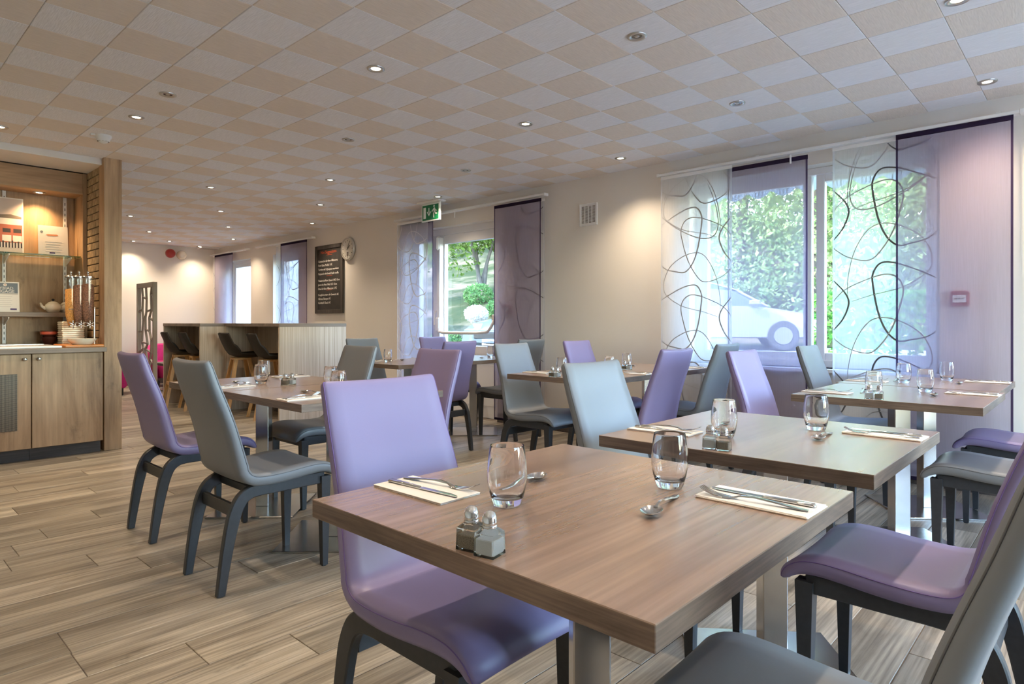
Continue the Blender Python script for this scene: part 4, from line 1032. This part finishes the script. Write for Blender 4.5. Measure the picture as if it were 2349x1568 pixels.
def spoon():
    q = MB(); rings = []
    for (x, z, w_, t) in ((0,.001,.006,.002),(.02,.002,.0068,.0022),(.07,.010,.0042,.0028),(.105,.013,.0028,.003),(.122,.010,.003,.003),(.13,.0085,.0045,.0025)):
        rings.append([(x,-w_,z),(x,w_,z),(x,w_*.8,z+t),(x,-w_*.8,z+t)])
    q.loft(rings); V = []; F = []; nu, nv = 18, 6
    for s, off in ((0,0),(1,-.0014)):
        base = len(V); V.append((.156,0,.0026+off))
        for j in range(1, nv+1):
            r_ = j/nv
            for k in range(nu):
                a = 2*math.pi*k/nu; V.append((.156+.030*r_*math.cos(a)*(1-.08*math.cos(a)), .0195*r_*math.sin(a)*(1-.12*math.cos(a)), .0026+off*(1-.6*r_)+.0085*r_*r_))
        for k in range(nu):
            f = (base, base+1+k, base+1+(k+1)%nu); F.append(f if s == 0 else f[::-1])
            for j in range(nv-1):
                a = base+1+j*nu; f = (a+k, a+nu+k, a+nu+(k+1)%nu, a+(k+1)%nu); F.append(f if s == 0 else f[::-1])
    n0 = 1+nu*nv; a = 1+(nv-1)*nu
    for k in range(nu): F.append((a+k, n0+a+k, n0+a+(k+1)%nu, a+(k+1)%nu))
    q.add(V, F); return q.mesh('spoon', M['cutlery'], True, 60)
FORK = fork(); KNH, KNB = knife(); SPOON = spoon()
def napkin():
    q = MB(); lx, ly = .1075, .054
    for k, (dx_, dy_) in enumerate(((0,0),(.002,-.0012),(-.0015,.001))):
        q.cbox(-lx+dx_, lx+dx_, -ly+dy_, ly+dy_, k*.0016, k*.0016+.0015, .0004)
    return q.mesh('napkin', M['napkin'])
NAP = napkin(); NT = .0048
def shaker_meshes():
    o = MB()
    s0, s1 = .0175, .0165
    o.add([(-s0,-s0,0),(s0,-s0,0),(s0,s0,0),(-s0,s0,0),(-s1,-s1,.034),(s1,-s1,.034),(s1,s1,.034),(-s1,s1,.034),(-.010,-.010,.040),(.010,-.010,.040),(.010,.010,.040),(-.010,.010,.040)],
          [(0,3,2,1),(0,1,5,4),(1,2,6,5),(2,3,7,6),(3,0,4,7),(4,5,9,8),(5,6,10,9),(6,7,11,10),(7,4,8,11),(8,9,10,11)])
    body = o.mesh('body', M['shaker_glass'])
    cap = MB().lathe([(.0105,.040),(.0118,.041),(.0118,.044),(.0108,.0455),(.0118,.047),(.0118,.050),(.0110,.056),(.0085,.062),(.004,.0655),(0,.066)],20).mesh('cap', M['chrome'], True, 60)
    fill = lambda h, nm, mm: MB().cbox(-.0155,.0155,-.0155,.0155,.003,h,.0015).mesh(nm, M[mm])
    return body, cap, fill(.026,'salt_fill','salt'), fill(.024,'pepper_fill','pepper')
SB, SC, SF, PF = shaker_meshes()
ZT = .7502
def world(tx, ty, rot, x, y):
    a = R(rot); return tx + x*math.cos(a) - y*math.sin(a), ty + x*math.sin(a) + y*math.cos(a)
def place(me, nm, tx, ty, rot, x, y, ang, z, label, cat, group):
    wx, wy = world(tx, ty, rot, x, y)
    return tag(link(nm, me, None, (wx, wy, z), (0,0,R(rot+ang))), label, cat, group)
def setting(tx, ty, rot, j, where):
    # rot 0: the guest sits on the +Y side; cutlery runs along Y
    r = lambda s: j.uniform(-s, s)
    nx, ny = -.195+r(.01), .275+r(.006)
    place(NAP, 'napkin', tx, ty, rot, nx, ny, 90+r(2), ZT, 'folded cream paper napkin ' + where, 'napkin', 'folded napkins on the tables')
    wx, wy = world(tx, ty, rot, nx-.02+r(.004), ny+.10); a = -88+r(3)
    e = empty('table_knife', (wx, wy, ZT+NT), R(rot+a), 'steel table knife on the napkin ' + where, 'knife', 'table knives'); link('handle', KNH, e); link('blade', KNB, e)
    place(FORK, 'fork', tx, ty, rot, nx+.022+r(.004), ny+.098, -84+r(4), ZT+NT, 'steel fork on the napkin ' + where, 'fork', 'forks on the tables')
    place(TUMB, 'tumbler', tx, ty, rot, -.165+r(.012), .085+r(.012), 0, ZT, 'clear barrel-shaped water glass ' + where, 'glass', 'water glasses')
    place(SPOON, 'spoon', tx, ty, rot, -.125+r(.01), .138+r(.008), 6+r(6), ZT, 'steel dessert spoon ' + where, 'spoon', 'dessert spoons')
def shakers(tx, ty, rot, x, y, ang, where, sw=1):
    for me, nm, dy_, lab in ((SF,'salt_shaker',-.02*sw,'glass salt shaker with chrome dome cap '), (PF,'pepper_shaker',.02*sw,'glass pepper shaker with chrome dome cap ')):
        wx, wy = world(tx, ty, rot, x, y+dy_)
        e = empty(nm, (wx,wy,ZT), R(rot+ang), lab+where, 'shaker', 'salt and pepper shakers')
        b_ = link('body', SB, e); link('cap', SC, e); link(('salt' if nm[0]=='s' else 'pepper')+'_fill', me, b_)
TABLES = [  # x, y, rotation, base rotation, label, setting A, setting B, shakers
 (1.053,.765,0,45,'wood-topped dining table nearest to us','at the nearest table, lilac chair side','at the nearest table, right-hand side','at the near left edge of the nearest table',(-.372,-.065,12)),
 (2.04,.77,0,38,'wood-topped dining table second from us, bluish sheen','at the second table, far side by the grey chair','at the second table, right-hand side','at the left edge of the second table',(-.36,.015,10)),
 (3.64,.745,0,38,'front wood-topped dining table of the pair by the big window','at the front window table, left side','at the front window table, right side','at the edge of the front window table',(-.345,.03,8)),
 (4.46,.77,0,38,'wood-topped dining table against the big window curtain','at the table against the big curtain, left side','at the table against the big curtain, right side',None,None),
 (3.60,2.64,0,45,'wood-topped dining table in mid room behind grey chair','at the mid-room front table, far side','at the mid-room front table, near side','on the mid-room front table',(-.375,-.02,8)),
 (4.415,2.64,0,45,'wood-topped dining table in mid room against the wall','at the mid-room wall table, far side','at the mid-room wall table, near side','on the mid-room wall table',(-.30,.0,8)),
 (1.78,2.905,90,45,'near wood-topped dining table of the left pair','at the near left table, buffet side','at the near left table, window side',None,None),
 (1.78,3.695,90,45,'far wood-topped dining table of the left pair','at the far left table, buffet side','at the far left table, window side','on the seam of the two left tables',(-.30,.0,30)),
 (3.62,4.67,0,45,'wood-topped dining table in front of the bar end panel','at the table before the bar end, far side','at the table before the bar end, near side','on the table before the bar end',(-.30,.22,8)),
 (4.44,4.67,0,45,'wood-topped dining table right before the exit door','at the table by the exit door, far side','at the table by the exit door, near side',None,None)]
for k, (x, y, rot, br, lab, wa_, wb_, ws, sp) in enumerate(TABLES):
    table(x, y, 0, br, lab); j = random.Random(100+k)
    setting(x, y, rot, j, wa_); setting(x, y, rot+180, j, wb_)
    if ws: shakers(x, y, rot, sp[0], sp[1], sp[2], ws, -1 if k in (1,2) else 1)

# ------------------------------------------------------------------ outdoors
def sm(a, b, t): 
    t = min(1, max(0, (t-a)/(b-a))); return t*t*(3-2*t)
def gz(x, y):
    z = -.06 + .08*max(0, x-6) - .045*max(0, x-12)
    z += sm(8.6, 17.5, x)*1.7*sm(8.5, 12.5, y)
    z += sm(16, 34, x)*(2.0 + 2.5*sm(8,16,y)) + sm(14, 34, y)*.8*sm(6,10,x)
    return z
M['grass'] = simple('dry_grass', (.22,.24,.10), .95, noise=.5, nscale=1.2, bump=1, bscale=12)
m, n, out = mat('garden_ground'); p = pbsdf(n, out, (.2,.2,.1), .95, 0, .05)
tc = N(n,'ShaderNodeTexCoord'); t1 = N(n,'ShaderNodeTexNoise',Scale=.5,Detail=6.0,Roughness=.65); L(n,tc.outputs['Object'],t1.inputs['Vector'])
r1 = ramp(n,[(.3,(.010,.022,.007)),(.48,(.028,.034,.014)),(.64,(.11,.09,.06))]); L(n,t1.outputs[0],r1.inputs[0]); L(n,r1.outputs[0],p.inputs['Base Color']); M['ground'] = m
M['asphalt'] = simple('pale_asphalt', (.27,.255,.24), .9, noise=.15, nscale=6)
q = MB(); nx, ny = 44, 60; V = []; F = []
for i in range(nx+1):
    for j in range(ny+1):
        x = 5.37 + 75*(i/nx)**1.6; y = -30 + 110*j/ny; V.append((x,y,gz(x,y)))
for i in range(nx):
    for j in range(ny):
        a = i*(ny+1)+j; F.append((a,a+ny+1,a+ny+2,a+1))
q.add(V,F); q.add([(-40,-60,-.06),(5.37,-60,-.06),(5.37,-3.5,-.06),(-40,-3.5,-.06)],[(0,1,2,3)]); tag(q.build('garden_ground', M['ground'], None, True), 'sunlit dry grass bank outside the windows', 'ground', kind='structure')
q = MB(); V = []; F = []
for i in range(13):
    for j in range(21):
        x = 8.9+(15.2-8.9)*i/12; y = -14+22.6*j/20; V.append((x,y,gz(x,y)+.012))
for i in range(12):
    for j in range(20):
        a = i*21+j; F.append((a,a+21,a+22,a+1))
q.add(V,F); tag(q.build('parking_lot', M['asphalt'], None, True), 'pale parking area outside the big window', 'ground', kind='structure')

M['bounce_pale'] = simple('pale_bounce_slab', (.62,.60,.57), .9, noise=.06, nscale=3)
tag(MB().box(-6,5.37,-14,-3.5,-.16,-.045).build('bounce_slab', M['bounce_pale']), 'unseen pale slab added behind the viewer to bounce daylight onto the ceiling', 'ground', kind='structure')  # unseen slab, added so daylight bounces up to the ceiling
M['leaf1'] = leafmat('tree_leaf', (.04,.085,.014), (.12,.165,.04)); M['leaf2'] = leafmat('pine_needle', (.11,.19,.075), (.30,.38,.15)); M['leaf3'] = leafmat('hedge_leaf', (.05,.17,.035), (.14,.32,.06))
M['blossom'] = leafmat('white_blossom', (.5,.48,.43), (.7,.68,.62)); M['leaf4'] = leafmat('shrub_leaf', (.05,.13,.04), (.13,.22,.08))
M['bark'] = simple('tree_bark', (.055,.045,.034), .9, noise=.4, nscale=8, bump=1, bscale=30)
def leaves(q, cen, rad, n_, size, r, squash=.8):
    for _ in range(n_):
        while True:
            v = Vector((r.uniform(-1,1), r.uniform(-1,1), r.uniform(-1,1)))
            if .15 < v.length < 1: break
        v = v * (v.length ** -.4)
        p_ = Vector(cen) + Vector((v.x*rad, v.y*rad, v.z*rad*squash))
        a = Vector((r.uniform(-1,1), r.uniform(-1,1), r.uniform(-1,1))).normalized(); b_ = a.orthogonal().normalized()
        b_ = (Matrix.Rotation(r.uniform(0,6.28),3,a) @ b_); s_ = size*r.uniform(.6,1.3)
        q.add([p_-a*s_-b_*s_*.15, p_+b_*s_*.5, p_+a*s_, p_-b_*s_*.5], [(0,1,2,3)])
def tree(name, x, y, h, crown, trunks, nleaf, lsize, lm, label, cat, group, seed, base=.3, z=None, conifer=False, extra=()):
    r = random.Random(seed); e = empty(name, (x,y,(gz(x,y) if z is None else z)-.03), 0, label, cat, group)
    q = MB(); ends = []
    for k in range(trunks):
        a = r.uniform(0,6.28); lean = (.05 if trunks == 1 else .20)*h
        path = [(.12*(trunks>1)*math.cos(a+k),.12*(trunks>1)*math.sin(a+k),0)]
        for s in (.25,.5,.75,.97): path.append((lean*s*math.cos(a)+r.uniform(-.1,.1), lean*s*math.sin(a)+r.uniform(-.1,.1), h*s))
        r0 = .028*h if trunks == 1 else .017*h
        q.tube(path, [r0,r0*.8,r0*.6,r0*.4,r0*.15], 8); ends += path[2:]
        for b_ in range(4):
            p0 = Vector(path[2 + b_ % 2]); a2 = r.uniform(0,6.28); l = crown*r.uniform(.6,1)
            p1 = p0 + Vector((math.cos(a2)*l, math.sin(a2)*l, l*.5)); q.tube([p0,(p0+p1)/2+Vector((0,0,.1)),p1],[r0*.4,r0*.25,r0*.1],6); ends.append(tuple(p1))
    ends += list(extra)
    if conifer:
        for s in (.06,.16,.28,.42,.56,.7,.85): 
            for _ in range(2): ends.append((r.uniform(-1,1)*crown*.55*(1-s*.7), r.uniform(-1,1)*crown*.55*(1-s*.7), h*s))
    q.build('trunk', M['bark'], e, True)
    q = MB(); per = max(1, nleaf//len(ends))
    for p_ in ends:
        if p_[2] < h*base: p_ = (p_[0],p_[1],h*base+crown*.3)
        leaves(q, p_, crown*r.uniform(.5,.75), per, lsize, r)
    q.build('foliage', M[lm], e)
    return e
tree('leafy_tree', 15.8, 16.2, 4.6, 1.7, 4, 11000, .085, 'leaf1', 'multi-stemmed green tree on the bank seen through the exit door', 'tree', 'garden trees', 3, base=.30, extra=[(-.7,.75,1.6),(-1.2,1.3,1.5),(-.3,.3,2.2),(-1,1,2.4),(.5,-.5,2.4),(1,-1,1.9),(-1.6,1.7,1.9),(1.4,-1.5,2.4),(-.5,.6,2.9),(1.8,-1.9,1.6)])
tree('leafy_tree', 22, 27, 8, 2.6, 2, 5000, .13, 'leaf1', 'light green tree behind the bank, left in the exit door glass', 'tree', 'garden trees', 4)
tree('leafy_tree', 24, 20, 8, 2.6, 2, 5000, .13, 'leaf1', 'light green tree behind the bank, right in the exit door glass', 'tree', 'garden trees', 5)
for k, (x, y, h, lab) in enumerate([(22,9.5,9,'tall pine beyond the parking area, leftmost in the big window'),(20,6.2,8,'pine beyond the parked car, behind the violet panel'),(25,4.0,10,'pine farthest back in the big window'),
                                    (18.5,3.2,7.5,'pine behind the hedge, left of the window mullion'),(21,-.5,9,'pine behind the hedge, right of the window mullion'),(17,.9,6.5,'low pine right above the hedge'),(24,-5,10,'pine at the right edge of the big window')]):
    tree('pine_tree', x, y, h, 2.6, 1, 9500, .095, 'leaf2', lab, 'tree', 'pines beyond the parking area', 20+k, base=.05, conifer=True)
for k, (x, y, h) in enumerate([(30,14,12),(31,9,13),(32,5,12),(30,1,13),(31,-4,12),(29,-9,12),(33,-14,12),(30,20,11),(27,32,11),(30,38,12),(33,27,12)]):
    tree('pine_tree', x, y, h, 3.4, 1, 4500, .21, 'leaf2', 'tall pine in the dense belt far behind the parking area', 'tree', 'far belt of pines', 70+k, base=.03, conifer=True)
e = empty('trimmed_hedge', (8.1, .9, -.05), 0, 'clipped green hedge outside the right half of the big window', 'hedge')
q = MB(); r = random.Random(9)
for _ in range(9000):
    f = r.random(); y = r.uniform(-3.2,1.55); x = r.uniform(-.42,.42); z = r.uniform(.05,1.5)
    if f < .5: x = -.42 + abs(r.gauss(0,.05))
    elif f < .7: z = 1.5 - abs(r.gauss(0,.05))
    a = Vector((r.uniform(-1,1), r.uniform(-1,1), r.uniform(-1,1))).normalized(); b_ = a.orthogonal().normalized(); s_ = r.uniform(.025,.05); p_ = Vector((x,y,z))
    q.add([p_-a*s_, p_+b_*s_*.6, p_+a*s_, p_-b_*s_*.6],[(0,1,2,3)])
q.build('foliage', M['leaf3'], e)
q = MB()
for k in range(12): q.tube([(0,-3+k*.4,0),(.05,-3+k*.4,.7),(-.04,-3+k*.4,1.3)],[.02,.015,.008],6)
q.build('stems', M['bark'], e)
e = tree('blossom_tree', 10.9, 11.35, .75, .2, 1, 10, .02, 'leaf4', 'small round-crowned white blossom tree outside the exit door', 'tree', None, 31)
q = MB(); leaves(q, (0,0,.80), .30, 1500, .035, random.Random(3), .75); q.build('blossom_crown', M['blossom'], e)
for k, (x, y, s, lab) in enumerate([(9.6,11.0,.5,'pale green shrub at the lower left of the exit door glass'),(13.2,12.8,.36,'yellowish shrub right of the blossom tree'),(7.2,8.2,.3,'low shrub under the push bar'),(14.5,15.0,.5,'low shrub beside the tree stems')]):
    e = empty('garden_shrub', (x,y,gz(x,y)-.03), 0, lab, 'shrub', 'garden shrubs'); q = MB(); leaves(q, (0,0,s*.55), s, 900, .06, random.Random(50+k)); q.build('foliage', M['leaf4'], e)
    q = MB(); [q.tube([(0,0,0),(.1*math.cos(a),.1*math.sin(a),s*.6)],[.02,.01],6) for a in (0,2,4)]; q.build('stems', M['bark'], e)

# cars
def carpaint(nm, c): return simple(nm, c, .3, metal=.2, coat=.3)
M['car1'] = carpaint('silver_car_paint', (.17,.17,.18)); M['car2'] = carpaint('pale_blue_car_paint', (.05,.065,.08)); M['carglass'] = simple('car_glass', (.02,.025,.03), .05, spec=.8)
M['rim'] = simple('alloy_wheel', (.10,.10,.11), .5); M['lamp'] = simple('headlamp', (.7,.72,.75), .1, coat=1)
def car(x, y, rz, paint, label, plate=None):
    e = empty('parked_car', (x,y,gz(x,y)+.01), R(rz), label, 'car', None)
    # body side profile (local +x = front), lofted over the width with tumblehome
    low = [(-2.10,.35),(-2.15,.60),(-2.05,.92),(-1.2,.98),(.55,.98),(1.0,.95),(1.75,.82),(2.05,.68),(2.12,.45),(2.05,.28),(-1.95,.26)]
    rings = []
    for yy, s in ((-.90,.93),(-.86,.985),(-.6,1.0),(0,1.01),(.6,1.0),(.86,.985),(.90,.93)): rings.append([(px*s, yy, .6+(pz-.6)*s) for px, pz in low])
    MB().loft(rings).build('body', paint, e, True, 35)
    cab_ = [(-1.85,.96),(-1.60,1.32),(-1.0,1.47),(-.1,1.48),(.45,1.30),(1.02,.95)]
    rings = []
    for yy, s, top in ((-.80,.97,.0),(-.66,.93,1),(.66,.93,1),(.80,.97,0)): rings.append([(px, yy if pz < 1.1 or top else yy, pz if top or pz < 1.0 else .965) for px, pz in cab_])
    g_ = []
    for sgn in (-1,1): g_.append([(px, sgn*(.80 if pz < 1.0 else .62), pz) for px, pz in cab_])
    MB().loft([g_[0], g_[1]]).build('greenhouse', M['carglass'], e)
    roof = [(-1.62,1.31),(-1.0,1.475),(-.1,1.485),(.40,1.33)]
    MB().loft([[(a, -.64, b_-.006) for a, b_ in roof] + [(a,-.64,b_+.02) for a, b_ in reversed(roof)], [(a,.64,b_-.006) for a, b_ in roof] + [(a,.64,b_+.02) for a, b_ in reversed(roof)]]).build('roof', paint, e, True, 40)
    for sgn in (-1,1):
        for (a0, a1) in (((.42,1.31),(1.03,.955)),((-.55,1.475),(-.50,.96)),((-1.62,1.31),(-1.87,.955))):
            w0 = .63; MB().tube([(a0[0], sgn*w0, a0[1]),(a1[0], sgn*.81, a1[1])], .03, 6).build('pillar', paint, e)
        MB().cbox(.62,.86,sgn*.98-.08,sgn*.98+.08,.98,1.10,.03).build('mirror', paint, e)
        for wx in (-1.32,1.32):
            rot_ = Matrix.Translation((wx, sgn*.82, .33)) @ Matrix.Rotation(R(90),4,'X')
            w_ = MB().lathe([(.20,-.10),(.30,-.10),(.33,-.07),(.33,.07),(.30,.10),(.20,.10)],24).move(rot_).build('tyre', M['rubber'], e, True, 40)
            q = MB().lathe([(0,-.09),(.19,-.09),(.21,-.05),(.21,.05),(.19,.09),(0,.09)],20)
            q.move(rot_).build('wheel_rim', M['rim'], w_, True, 40)
        MB().add([(2.02,sgn*.42,.66),(1.86,sgn*.84,.66),(1.80,sgn*.84,.80),(1.92,sgn*.46,.80),(2.00,sgn*.42,.69),(2.085,sgn*.44,.68)],[(0,1,2,3),(3,2,1,0),(0,3,5),(5,3,0)]).build('headlamp', M['lamp'], e)
        MB().cbox(-2.12,-1.99,sgn*.70-.14,sgn*.70+.14,.66,.84,.02).build('tail_lamp', M['red'], e)
    MB().cbox(2.03,2.12,-.50,.50,.52,.66,.01).build('grille', M['black'], e); MB().cbox(2.02,2.115,-.70,.70,.30,.40,.01).build('lower_intake', M['black'], e)
    if plate:
        pl = MB().cbox(2.115,2.13,-.26,.26,.40,.51,.003).build('number_plate', M['sign_white'], e)
        link('plate_lettering', text_mesh(plate, .105, M['print_dark'], align='CENTER'), pl, (2.1315,0,.42), (R(90),0,R(90)))
    return e
car(14.1, 6.6, -62, M['car1'], 'silver-grey car parked behind the violet window panel')
car(10.3, 8.1, 180, M['car2'], 'pale blue car front with number plate outside the exit door', 'EG-514-D')

# awning over the big window
e = empty('window_awning', (5.62, 1.7, 2.19), 0, 'pale striped awning with scalloped valance outside the big window', 'awning')
M['awning'] = sheer('awning_canvas', (1,1,1), (.62,.64,.66), .97)
q = MB(); V = []; F = []; n_ = 96
for k in range(n_+1):
    y = -1.5 + 3.0*k/n_; zb = .075 - .06*abs(math.sin(math.pi*(k/n_)*14)) ; V += [(0,y,zb),(0,y,.30),(.006,y,zb),(.006,y,.30)]
for k in range(n_):
    a = 4*k; F += [(a,a+1,a+5,a+4),(a+2,a+6,a+7,a+3),(a,a+4,a+6,a+2)]
q.add(V,F).build('valance', M['awning'], e)
q = MB(); V=[(0,-1.5,.30),(0,1.5,.30),(-.24,1.5,.42),(-.24,-1.5,.42),(0,-1.5,.306),(0,1.5,.306),(-.24,1.5,.426),(-.24,-1.5,.426)]
q.add(V,[(0,1,2,3),(7,6,5,4),(0,4,5,1),(1,5,6,2),(2,6,7,3),(3,7,4,0)]).build('canvas', M['awning'], e)
M['awn_stripe'] = simple('awning_grey_stripe', (.30,.32,.34), .8)
q = MB()
for k in range(14):
    for d_ in (-.03,.0,.03): q.box(-.0012,-.0004,-1.5+3.0*(k+.5)/14+d_-.004,-1.5+3.0*(k+.5)/14+d_+.004,.03,.295)
q.build('stripes', M['awn_stripe'], e)

M['render'] = simple('pale_render', (.66,.66,.58), .9)
e = empty('annex_building', (8.8, 19.5, -.2), 0, 'pale rendered annex wall outside the farthest window', 'building')
MB().box(-3.4,1.2,-5.9,.5,0,3.6).build('wall', M['render'], e); MB().box(-3.43,1.4,-6.1,.7,3.6,3.75).build('roof', M['print_roof'], e); MB().box(-1.2,-.3,-5.93,-5.9,.2,2.2).build('door', M['pvc'], e)
